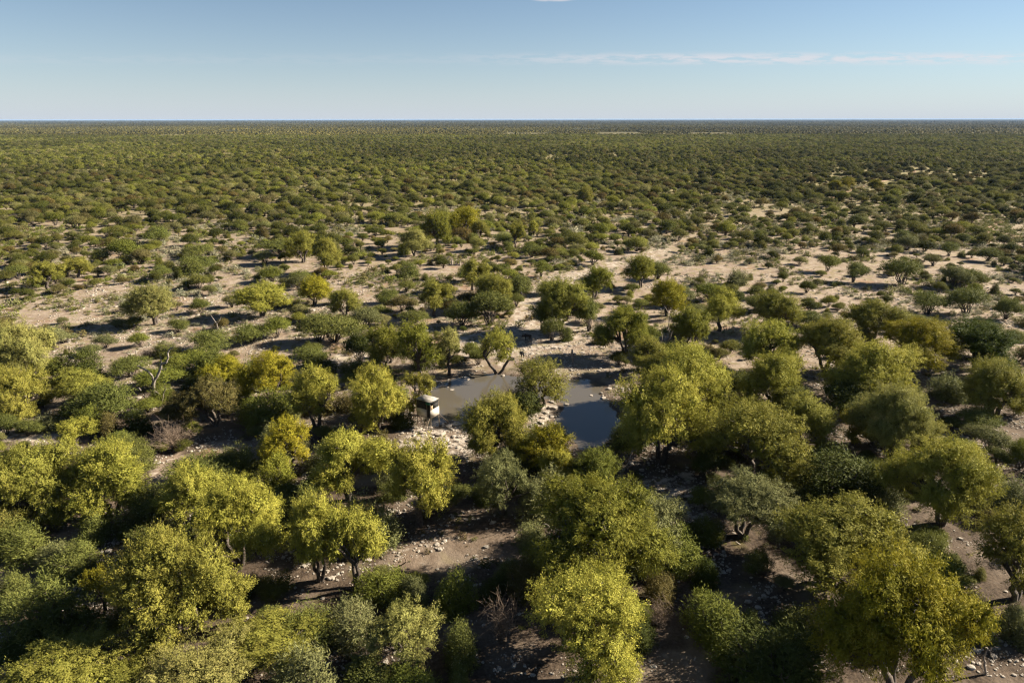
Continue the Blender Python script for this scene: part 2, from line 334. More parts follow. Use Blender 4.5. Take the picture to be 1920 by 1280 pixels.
def make_tree(seed, Wd, H, nleaf, lobes, low=0.34, stems=2, spread=0.2, leafL=0.20, leafW=0.058, fill=1.0, stem_an=None, open_=0.0, weep=0.0):
    """A broad-crowned savanna tree: forked trunk, limbs to each lobe, tufts of leaves over each lobe."""
    rg = np.random.default_rng(seed); rad = Wd / 2; L = []; an0 = rg.uniform(0, 6.28)
    for k in range(lobes):
        an = k * 2.39996 + rg.uniform(-0.8, 0.8); q = math.sqrt((k + 0.35) / lobes); rr = q * rad * 0.76 * rg.uniform(0.7, 1.2) * (1 + 0.24 * math.cos(an - an0))
        r = rad * rg.uniform(0.18, 0.44) * (1.12 - 0.25 * q); rz = r * rg.uniform(0.65, 1.0)
        zt = H * (1.0 - 0.40 * q ** 1.7 * rg.uniform(0.3, 1.6)) - rz - H * 0.06 * rg.random()
        L.append((np.array([math.cos(an) * rr, math.sin(an) * rr, max(zt, H * low + rz * 0.4)]), r, rz))
        if q > 0.4 and rg.random() < 0.85:            # the skirt below an outer lobe
            r2 = r * rg.uniform(0.55, 0.95)
            L.append((np.array([math.cos(an + 0.3) * rr * 1.08, math.sin(an + 0.3) * rr * 1.08, max(zt - rz * rg.uniform(0.9, 1.6), H * low)]), r2, r2 * rg.uniform(0.7, 1.1)))
    area = np.array([r * r for _, r, _ in L]); area /= area.sum(); P, D, T, O = [], [], [], []
    per = 46
    for (c, r, rz), a in zip(L, area):
        nc = max(4, int(nleaf * a / per)); d = sphere_dirs(nc * 2, rg); d = d[d[:, 2] > -0.6][:nc]; nc = len(d)
        sc = np.array([r, r, rz]); pts = c + d * sc * (rg.uniform(0.62, 1.14, nc) + (rg.random(nc) < 0.12) * rg.uniform(0.05, 0.35, nc))[:, None]
        ok = np.ones(nc, bool)
        for c2, r2, z2 in L:
            if c2 is c: continue
            ok &= (((pts - c2) / np.array([r2, r2, z2])) ** 2).sum(1) > 0.45
        ok &= rg.random(nc) > open_
        pts, d = pts[ok], d[ok]; nc = len(pts)
        if nc == 0: continue
        od = d + np.array([0, 0, 0.45 - 1.3 * weep]) + rg.normal(size=(nc, 3)) * 0.4
        ln = rg.uniform(0.55, 1.15, (nc, 1, 1)); along = rg.random((nc, per, 1)); od /= np.linalg.norm(od, axis=1)[:, None]
        p = pts[:, None, :] + od[:, None, :] * (along - 0.3) * ln + rg.normal(size=(nc, per, 3)) * np.array([0.17, 0.17, 0.13]) * (1.3 - 0.8 * along)
        dd = od[:, None, :] * 0.35 + rg.normal(size=(nc, per, 3)) * 0.6 + np.array([0, 0, -0.1 - 0.4 * weep])
        tn = np.clip(rg.normal(0.5, 0.10) + rg.normal(0, 0.13, (nc, 1)) + rg.normal(0, 0.13, (nc, per)), 0, 1)
        oo = (d * 0.85 + np.array([0, 0, 0.15]))[:, None, :] + (p - pts[:, None, :]) * 0.7
        P.append(p.reshape(-1, 3)); D.append(dd.reshape(-1, 3)); T.append(tn.ravel()); O.append(oo.reshape(-1, 3))
    P, D, T, O = np.concatenate(P), np.concatenate(D), np.concatenate(T), np.concatenate(O); n = len(P)
    sL, sW = leafL * (1 + 0.5 * weep) * rg.uniform(0.6, 1.35, n), leafW * (1 - 0.25 * weep) * rg.uniform(0.7, 1.3, n)
    for (c, r, rz) in L:                              # larger, darker filler leaves inside each lobe, added to block light
        nf = int(270 * r * r * fill) + 30; d = sphere_dirs(nf, rg)
        P = np.concatenate([P, c + d * np.array([r, r, rz]) * (rg.uniform(0.15, 0.78, nf))[:, None]]); D = np.concatenate([D, rg.normal(size=(nf, 3))]); O = np.concatenate([O, d]); T = np.concatenate([T, rg.uniform(0.2, 0.6, nf)])
        sL, sW = np.concatenate([sL, rg.uniform(0.24, 0.42, nf)]), np.concatenate([sW, rg.uniform(0.14, 0.24, nf)])
    V, Fi = leaf_quads(P, D, sL, sW, rg, O)
    V[:, 2] = np.maximum(V[:, 2], 0.12)
    crown = mesh_from('crown', V, Fi, 4, [M_LEAF], np.repeat(T, 4))
    tb = Tubes(); r0 = 0.028 * H + 0.012 * Wd; forks = []
    for s_ in range(stems):
        an = s_ * 6.283 / stems + (rg.uniform(0, 1.5) if stem_an is None else stem_an); sp_ = rad * (0.10 if stems == 1 else spread)
        b0 = np.array([math.cos(an) * 0.10 * (stems > 1), math.sin(an) * 0.10 * (stems > 1), -0.25]); f = np.array([math.cos(an) * sp_, math.sin(an) * sp_, H * (rg.uniform(0.24, 0.34) if stem_an is None else 0.40)])
        tb.add(bend(b0, f, rg, 5, 0.1), np.linspace(r0 * 1.25, r0 * 0.75, 5) / math.sqrt(stems) * 1.15, 7); forks.append(f)
    for (c, r, rz) in L:
        f = min(forks, key=lambda q: np.hypot(*(q[:2] - c[:2]))); P_ = bend(f, c, rg, 6, 0.13)
        tb.add(P_, np.linspace(r0 * 0.52, r0 * 0.16, 6), 5)
        for _ in range(5):
            d = sphere_dirs(1, rg)[0]; d[2] = abs(d[2]) * 0.7 + 0.1; k = rg.integers(3, 6)
            tb.add(bend(P_[k], c + d * np.array([r, r, rz]) * 0.9, rg, 4, 0.15), np.linspace(r0 * 0.17, r0 * 0.05, 4), 4)
    return crown, tb.mesh('trunk', M_BARK)

def make_bush(seed, Wd, H, nleaf, domes, leafL=0.24, leafW=0.06, flat=0.5, low=0.3, up=0.9, name='crown', trunk=True, per=12, spray=0.5):
    """A multi-stemmed thorn bush: a vase of thin stems under overlapping feathery domes; FLAT: depth of a dome against its top's height."""
    rg = np.random.default_rng(seed); rad = Wd / 2; L = []
    for k in range(domes):
        an = k * 2.4 + rg.uniform(-0.8, 0.8); q = math.sqrt(k / max(domes, 1)); rr = q * rad * 0.66
        r = rad * rg.uniform(0.42, 0.64) * (1.1 - 0.3 * q) if domes > 1 else rad * 0.9
        zt = H * (1 - 0.34 * q * rg.uniform(0.2, 1.5)); L.append((np.array([math.cos(an) * rr, math.sin(an) * rr, zt]), r, min(zt * flat, zt - H * low)))
    area = np.array([r * r for _, r, _ in L]); area /= area.sum(); P, D, T, O = [], [], [], []
    for (c, r, hz), a in zip(L, area):
        nc = max(2, int(nleaf * a / per)); d = sphere_dirs(nc, rg); d[:, 2] = np.abs(d[:, 2]) * np.where(rg.random(nc) < 0.15, -0.3, 1.0)
        lump = 0.84 + 0.26 * fbm(d[:, 0] * 2.6 + seed, d[:, 1] * 2.6 + d[:, 2] * 1.7, seed)
        sh = rg.uniform(0.5, 1.02, nc) ** 0.55 * lump
        pts = np.array([c[0], c[1], c[2] - hz]) + d * np.array([r, r, hz]) * sh[:, None]
        od = d * np.array([1, 1, 0.8]) + np.array([0, 0, up * 0.6]) + rg.normal(size=(nc, 3)) * 0.4; od /= np.linalg.norm(od, axis=1)[:, None]
        al = rg.random((nc, per, 1)); p = pts[:, None, :] + od[:, None, :] * (al - 0.4) * spray + rg.normal(size=(nc, per, 3)) * 0.11 * spray * 2
        dd = od[:, None, :] * 0.5 + rg.normal(size=(nc, per, 3)) * 0.6
        oo = (d + np.array([0, 0, 0.25]))[:, None, :] + rg.normal(size=(nc, per, 3)) * 0.15
        P.append(p.reshape(-1, 3)); D.append(dd.reshape(-1, 3)); O.append(oo.reshape(-1, 3)); T.append(np.clip((0.5 + (lump - 0.97) * 1.6 + rg.normal(0, 0.12, nc))[:, None] + rg.normal(0, 0.12, (nc, per)), 0, 1).ravel())
    P, D, T, O = np.concatenate(P), np.concatenate(D), np.concatenate(T), np.concatenate(O); n = len(P); P[:, 2] = np.maximum(P[:, 2], 0.06)
    sL, sW = leafL * rg.uniform(0.6, 1.4, n), leafW * rg.uniform(0.7, 1.3, n)
    if trunk:  # darker filler leaves within the domes, put in to stop sunlight passing through
        for (c, r, hz) in L:
            nf = int(60 * r * r) + 15; d = sphere_dirs(nf, rg); d[:, 2] = np.abs(d[:, 2])
            P = np.concatenate([P, np.array([c[0], c[1], c[2] - hz]) + d * np.array([r, r, hz]) * rg.uniform(0.2, 0.72, nf)[:, None]]); D = np.concatenate([D, rg.normal(size=(nf, 3))]); O = np.concatenate([O, d]); T = np.concatenate([T, rg.uniform(0.2, 0.6, nf)])
            sL, sW = np.concatenate([sL, rg.uniform(0.3, 0.5, nf)]), np.concatenate([sW, rg.uniform(0.16, 0.28, nf)])
    V, Fi = leaf_quads(P, D, sL, sW, rg, O)
    crown = mesh_from(name, V, Fi, 4, [M_NEEDLE], np.repeat(T, 4))
    if not trunk: return crown, None
    tb = Tubes(); r0 = 0.010 * H + 0.004 * Wd
    for (c, r, hz) in L:
        for _ in range(4):
            an = rg.uniform(0, 6.283); q = rg.uniform(0.2, 0.8); e = np.array([c[0] + math.cos(an) * r * q, c[1] + math.sin(an) * r * q, c[2] - hz * 0.35])
            P_ = bend([rg.normal() * 0.12, rg.normal() * 0.12, -0.15], e, rg, 5, 0.10); tb.add(P_, np.linspace(r0, r0 * 0.3, 5), 5)
    return crown, tb.mesh('trunk', M_BARK)

def make_twigs(seed, Wd, H, n, k=4, mat=None, r0=0.03, name='stems'):
    rg = np.random.default_rng(seed); tb = Tubes()
    for _ in range(n):
        an = rg.uniform(0, 6.283); q = rg.uniform(0.1, 1) * Wd / 2; e = np.array([math.cos(an) * q, math.sin(an) * q, H * rg.uniform(0.55, 1) * (1 - 0.3 * (2 * q / Wd) ** 2)])
        P_ = bend([rg.normal() * 0.08, rg.normal() * 0.08, -0.1], e, rg, 5, 0.12); tb.add(P_, np.linspace(r0, r0 * 0.3, 5), k)
        for _ in range(3):
            j = rg.integers(2, 5); tb.add(bend(P_[j], P_[j] + rg.normal(size=3) * H * 0.18 + np.array([0, 0, H * 0.1]), rg, 3, 0.1), np.linspace(r0 * 0.5, r0 * 0.2, 3), 3)
    return tb.mesh(name, mat or M_TWIG)

TREES = {}
for cls, Wd, H, nl, lb, nv, st in (('S', 5.0, 5.6, 14000, 7, 6, (1, 2)), ('M', 8.0, 7.4, 34000, 11, 8, (1, 2, 3)), ('L', 12.0, 9.0, 66000, 16, 6, (2, 3))):
    TREES[cls] = (Wd, H, [make_tree(100 + 17 * k + len(cls) + int(Wd), Wd, H, nl, lb + k % 3, low=0.40 if k % 2 else 0.16 + 0.04 * (k % 3), stems=st[k % len(st)], open_=(0.08, 0.18, 0.30)[k % 3], weep=(0.0, 0.35, 0.1, 0.6)[k % 4], fill=(0.9, 0.55, 0.7)[k % 3]) for k in range(nv)])
BUSH = {'F': (6.0, 3.2, [make_bush(300 + k, 6.0, 3.2, 9000, 3 + k % 4, 0.20, 0.048, 0.36, 0.36) for k in range(6)]),      # flat-topped
        'R': (4.0, 3.0, [make_bush(340 + k, 4.0, 3.0, 9000, 3 + k % 3, 0.19, 0.042, 0.95, 0.04, 1.3) for k in range(6)])}    # rounded, feathery
FAR = [make_bush(400 + k, 6.0, 3.4, 1000, 2 + k % 3, 0.5, 0.22, 0.45 if k < 4 else 0.8, 0.3 if k < 4 else 0.05, up=0.1, trunk=False, name='far_bush', per=2, spray=0.25)[0] for k in range(7)]
LOW = [make_bush(430 + k, 1.2, 0.7, 160, 1 + k % 2, 0.24, 0.075, 0.95, 0.0, 1.4, trunk=False, name='low_plant', per=4, spray=0.3)[0] for k in range(4)]

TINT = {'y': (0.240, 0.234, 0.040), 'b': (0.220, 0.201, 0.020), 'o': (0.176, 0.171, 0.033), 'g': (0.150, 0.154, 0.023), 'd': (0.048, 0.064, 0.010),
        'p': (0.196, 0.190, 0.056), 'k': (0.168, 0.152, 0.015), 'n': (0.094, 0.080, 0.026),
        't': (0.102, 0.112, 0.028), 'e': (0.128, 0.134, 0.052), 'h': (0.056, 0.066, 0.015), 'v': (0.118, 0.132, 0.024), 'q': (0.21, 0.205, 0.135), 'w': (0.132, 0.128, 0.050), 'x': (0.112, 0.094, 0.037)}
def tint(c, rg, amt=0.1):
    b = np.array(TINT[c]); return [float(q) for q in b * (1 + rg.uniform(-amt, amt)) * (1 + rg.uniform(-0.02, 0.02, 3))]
used = {}
def plant(kind, cls, loc, Wd, H, col, label, cat, group, rz=None):
    w0, h0, vs = (TREES if cls in TREES else BUSH)[cls]; k = used.get(cls, 0); used[cls] = k + 1
    if cls in TREES: vs = vs[1::2] if any(q in label for q in ('trunk', 'umbrella', 'airy', 'lone', 'limbs')) else vs[0::2] + vs[3:4]   # a bare bole or a crown down to the ground
    if 'V shaped' in label: vs, rz = [make_tree(77, w0, h0, 20000, 9, low=0.40, stems=2, spread=0.60, open_=0.30, fill=0.4, stem_an=0.0)], 0.1
    if 'airy' in label: vs = [make_tree(78, w0, h0, 34000, 11, low=0.36, stems=2, open_=0.35, fill=0.25, weep=0.3)]
    crown, trunk = vs[(k * 3 + k // len(vs)) % len(vs)]
    e = link(kind, None, None, loc, rng.uniform(0, 6.28) if rz is None else rz, (Wd / w0 * rng.uniform(0.9, 1.1), Wd / w0 * rng.uniform(0.9, 1.1), H / h0)); e.empty_display_size = 1.0
    tag(e, label, cat, group)
    c = link('crown', crown, e); c['tint'] = tint(col, rng); link('trunk', trunk, e)
    return e
def size_from(bx, by, xl, xr, top, cfrac=0.56, bfrac=0.44):
    """Place a plant whose foot shows at (bx, by) and whose crown spans xl..xr up to top: ground point, width and height in metres."""
    p = at(bx, by); p[2] = float(height(p[0:1], p[1:2])[0]); dep = pix(p[0], p[1], p[2])[2]
    Wd = (xr - xl) / F * dep; dl = math.asin((CAM_H - p[2]) / math.sqrt(p[0] ** 2 + p[1] ** 2 + CAM_H ** 2)); a = Wd * 0.42
    Pj = (by - top) / F * dep; lo, hi = 0.5, 30.0
    for _ in range(40):
        h = (lo + hi) / 2; v_ = cfrac * h * math.cos(dl) + math.sqrt((bfrac * h * math.cos(dl)) ** 2 + (a * math.sin(dl)) ** 2)
        lo, hi = (h, hi) if v_ < Pj else (lo, h)
    # the crown may stand off the foot: move half the offset
    off = ((xl + xr) / 2 - bx) / F * dep
    p[0] += off * 0.6; p[2] = float(height(p[0:1], p[1:2])[0])
    return p, Wd, min(max(h, 0.38 * Wd), 1.6 * Wd + 1.0)

# ------------------------------------------------------------------ the trees: foot x, foot y, crown left, right, top, colour, label
TREE_LIST = [
 # front left
 (330, 1200, 212, 440, 995, 'o', 'huge olive yellow tree with a lobed crown, largest on the lower left'),
 (440, 1170, 400, 492, 1085, 'o', 'low olive yellow side tree leaning out right of the huge lower left tree'),
 (115, 1315, -5, 240, 1192, 'o', 'spiky yellow green tree cut by the bottom left corner of the view'),
 (395, 1335, 262, 500, 1205, 'p', 'pale yellow tree cut by the bottom edge beside the left corner tree'),
 (515, 1245, 380, 575, 1152, 'o', 'low olive tree with a hanging skirt above the pale bottom edge tree'),
 (375, 985, 305, 432, 866, 'y', 'bright yellow tree at the back left of a touching pair'),
 (467, 1058, 352, 530, 893, 'y', 'bright yellow tree with a bare forked trunk, front right of a touching pair'),
 (597, 1090, 545, 660, 932, 'y', 'bright green yellow tree on a dark bent trunk with a hanging front spray'),
 (655, 1102, 625, 735, 958, 'y', 'bright green yellow tree with a wide crown right of the bent trunk tree'),
 (215, 965, 132, 302, 820, 'y', 'broad yellow green tree at the lower end of the sandy path on the left'),
 (77, 985, -10, 150, 826, 'o', 'broad olive yellow tree with a pale bare branch at the left edge'),
 (60, 735, -15, 122, 598, 'p', 'tall pale yellow tree at the left edge beyond the scrub'),
 (38, 788, -20, 105, 682, 'o', 'wide yellow olive tree at the left edge in front of the tall pale one'),
 (147, 760, 100, 198, 686, 'o', 'olive tree on a slanting trunk right of the left edge pair'),
 (142, 842, 112, 176, 780, 'y', 'small sparse yellow tree with white stems on stony ground'),
 (550, 882, 497, 592, 780, 'b', 'small bright yellow tree at the bend of the sandy path'),
 (605, 802, 530, 645, 686, 'y', 'yellow green tree with upright limbs left of the hide'),
 (502, 755, 462, 575, 652, 'b', 'round golden yellow tree on the near side of the left clearing'),
 (430, 730, 390, 470, 665, 'b', 'golden yellow tree touching the left side of the round golden one'),
 (200, 1155, 165, 232, 1065, 'k', 'slim yellow sapling beside the big feathery green bush'),
 # left middle
 (293, 608, 240, 340, 528, 'p', 'lone pale yellow tree with dark trunk in the open left clearing'),
 (493, 593, 438, 545, 527, 'y', 'lone yellow green tree with two limbs right in the open left clearing'),
 (590, 572, 553, 628, 515, 'b', 'yellow umbrella crowned tree standing right of the lone clearing trees'),
 (650, 598, 613, 678, 538, 'o', 'small yellow olive tree among flat green bushes left of the slim tree'),
 (617, 512, 580, 642, 443, 'o', 'olive tree on a pale leaning trunk, right one of a distant pair'),
 (565, 492, 542, 602, 430, 'o', 'yellow olive tree, left one of a distant pair'),
 (88, 542, 58, 120, 490, 'o', 'olive yellow tree far left among low grey shrubs'),
 (150, 520, 118, 175, 480, 'o', 'spreading olive tree behind the far left olive one'),
 # middle
 (705, 812, 640, 772, 680, 'y', 'tall yellow green tree just left of the hide'),
 (785, 775, 758, 822, 694, 'o', 'olive tree hanging over the roof of the hide'),
 (728, 695, 673, 755, 606, 'g', 'dark yellow green tree, left one of the three by the upper bank'),
 (787, 706, 742, 832, 596, 'g', 'tall green tree with two dark trunks, middle of the three by the upper bank'),
 (838, 702, 818, 870, 605, 'p', 'thin pale crowned tree, right one of the three by the upper bank'),
 (928, 699, 890, 980, 608, 'y', 'tree with a V shaped trunk at the far waterline'),
 (1005, 770, 950, 1080, 665, 'o', 'airy green tree on the spit between the two parts of the waterhole'),
 (925, 868, 862, 1000, 730, 'o', 'large olive yellow tree in front of the middle of the water'),
 (1032, 900, 975, 1082, 795, 'b', 'bright golden tree in front of the spit'),
 (1050, 925, 1000, 1058, 842, 'y', 'small pale yellow tree below the bright golden one'),
 (640, 938, 598, 735, 806, 'y', 'wide yellow green tree left of the stony clearing below the hide'),
 (780, 988, 722, 858, 824, 'y', 'bright yellow tree with drooping right side below the hide'),
 (1110, 1080, 980, 1250, 884, 'g', 'biggest green tree with a dense domed crown in the centre front'),
 (1112, 1275, 983, 1232, 1076, 'y', 'bright yellow green feathery tree cut by the bottom edge in the centre'),
 (765, 1245, 690, 830, 1130, 'p', 'pale olive feathery tree near the bottom edge left of the dry shrub'),
 (1060, 622, 985, 1102, 518, 'o', 'big olive tree with a thick dark trunk beyond the waterhole'),
 (1112, 562, 1082, 1146, 497, 'g', 'green yellow tree behind the big thick trunked olive one'),
 (1198, 540, 1163, 1240, 475, 'g', 'round topped green tree on one bare trunk far beyond the water'),
 (1250, 592, 1213, 1286, 520, 'b', 'yellow tree right of the round topped far one'),
 (812, 592, 785, 847, 525, 'o', 'slim olive tree on a thin trunk left of the track'),
 (930, 580, 888, 968, 510, 'o', 'yellow olive tree at the left side of the pale track'),
 (886, 545, 860, 914, 485, 'o', 'olive tree behind the one at the side of the track'),
 (775, 480, 746, 810, 427, 'p', 'pale yellow round tree left of the far dark grove'),
 (826, 463, 785, 852, 390, 'g', 'tallest dark green tree of the far grove'),
 (868, 440, 838, 912, 385, 'b', 'golden yellow tree behind the tallest one of the far grove'),
 (898, 448, 880, 916, 412, 'o', 'small olive tree on the right end of the far grove'),
 (965, 465, 950, 985, 415, 'o', 'slender olive tree in the open right of the far grove'),
 (1000, 446, 988, 1012, 412, 'y', 'small yellow green tree right of the slender far one'),
 # right of the water
 (1240, 866, 1138, 1335, 682, 'y', 'great yellow green tree leaning over the right end of the water'),
 (1300, 775, 1190, 1372, 642, 'y', 'high yellow tree behind the great one at the right end of the water'),
 (1238, 756, 1178, 1302, 655, 'o', 'tall olive tree half hidden between the great yellow green one and the far right bank'),
 (1212, 700, 1172, 1252, 630, 'o', 'olive tree on the far right bank of the waterhole'),
 (1170, 668, 1123, 1222, 570, 'g', 'dark green tree with dense crown beyond the right bank'),
 (1288, 658, 1254, 1336, 572, 'g', 'green tree with hidden trunk behind the bare dead stems'),
 (1347, 622, 1310, 1386, 537, 'y', 'lone yellow tree on one straight pale trunk at the far right edge of the grove'),
 (1440, 625, 1398, 1510, 543, 'o', 'dark olive tree at the back of the right grove beside the lone yellow one'),
 (1440, 698, 1378, 1502, 597, 'y', 'yellow olive tree in front of the dark one at the back of the grove'),
 (1538, 700, 1485, 1616, 590, 'o', 'flat topped olive tree with visible dark trunk in the right grove'),
 (1640, 636, 1563, 1692, 560, 'o', 'spreading olive tree on the grove edge below the plain'),
 (1715, 695, 1638, 1782, 590, 'k', 'golden olive tree left of the darkest tree'),
 (1815, 696, 1757, 1925, 597, 'd', 'darkest green tree with large leaves at the grove edge on the right'),
 (1445, 762, 1373, 1522, 655, 'y', 'bright yellow tree in the middle of the right grove'),
 (1632, 762, 1545, 1716, 636, 'y', 'big pale yellow tree in the right grove below the golden olive one'),
 (1866, 782, 1783, 1925, 670, 'o', 'rounded olive tree at the right edge below the darkest tree'),
 (1648, 862, 1608, 1757, 717, 'p', 'yellow tree with a sparse hanging left side in the right grove'),
 (1700, 850, 1655, 1790, 770, 'o', 'low olive tree right of the one with hanging side'),
 (1420, 905, 1313, 1522, 745, 'o', 'broad olive yellow tree right of the great one over the water'),
 (1505, 835, 1432, 1552, 735, 'o', 'dark olive tree behind the broad one right of the water'),
 (1590, 830, 1568, 1645, 768, 'k', 'thin golden tree standing among dark bushes in the right grove'),
 (1752, 985, 1668, 1878, 815, 'y', 'big green yellow tree with two dark trunks on the lower right'),
 (1540, 1100, 1430, 1685, 930, 'o', 'wide olive tree with many bare limbs on the lower right'),
 (1680, 1310, 1512, 1812, 1045, 'k', 'huge golden olive tree cut by the bottom edge on the right'),
 (1900, 1125, 1818, 1990, 950, 'o', 'olive tree with forked dark trunk at the right edge'),
 (1375, 1005, 1308, 1492, 880, 'e', 'grey green tree with tiered flat crown right of the centre'),
 (942, 965, 880, 1002, 846, 'e', 'grey green feathery tree on a dark trunk under the golden one'),
 (1115, 930, 1060, 1160, 840, 'v', 'fresh green feathery tree at the near end of the water'),
 (400, 800, 353, 460, 702, 'n', 'round brownish olive tree behind the dry bush by the path'),
 (342, 805, 300, 388, 733, 'n', 'brownish olive tree beside the dead bleached trunk'),
 (1565, 362, 1552, 1578, 338, 'k', 'small golden tree far out, first by the orange track'),
 (1583, 360, 1570, 1602, 333, 'k', 'golden tree far out left of the orange track'),
 (1640, 360, 1626, 1656, 336, 'k', 'golden tree far out right of the orange track'),
 (1095, 382, 1080, 1115, 348, 'o', 'olive tree standing above the bushes on the far plain'),
 (412, 300, 405, 419, 287, 'd', 'dark tree standing out alone on the far left plain'),
]
GROVES = 'trees round the waterhole'
occupied = []
for (bx, by, xl, xr, top, col, label) in TREE_LIST:
    p, Wd, H = size_from(bx, by, xl, xr, top)
    Wd *= 1.0 if any(q in label for q in ('water', 'spit', 'golden tree in', 'end of')) else 1.02
    cls = 'S' if Wd < 6.2 else 'M' if Wd < 9.6 else 'L'
    plant('savanna_tree', cls, p, Wd, H, col, label, 'tree', GROVES)
    occupied.append((p[0], p[1], Wd * 0.42))

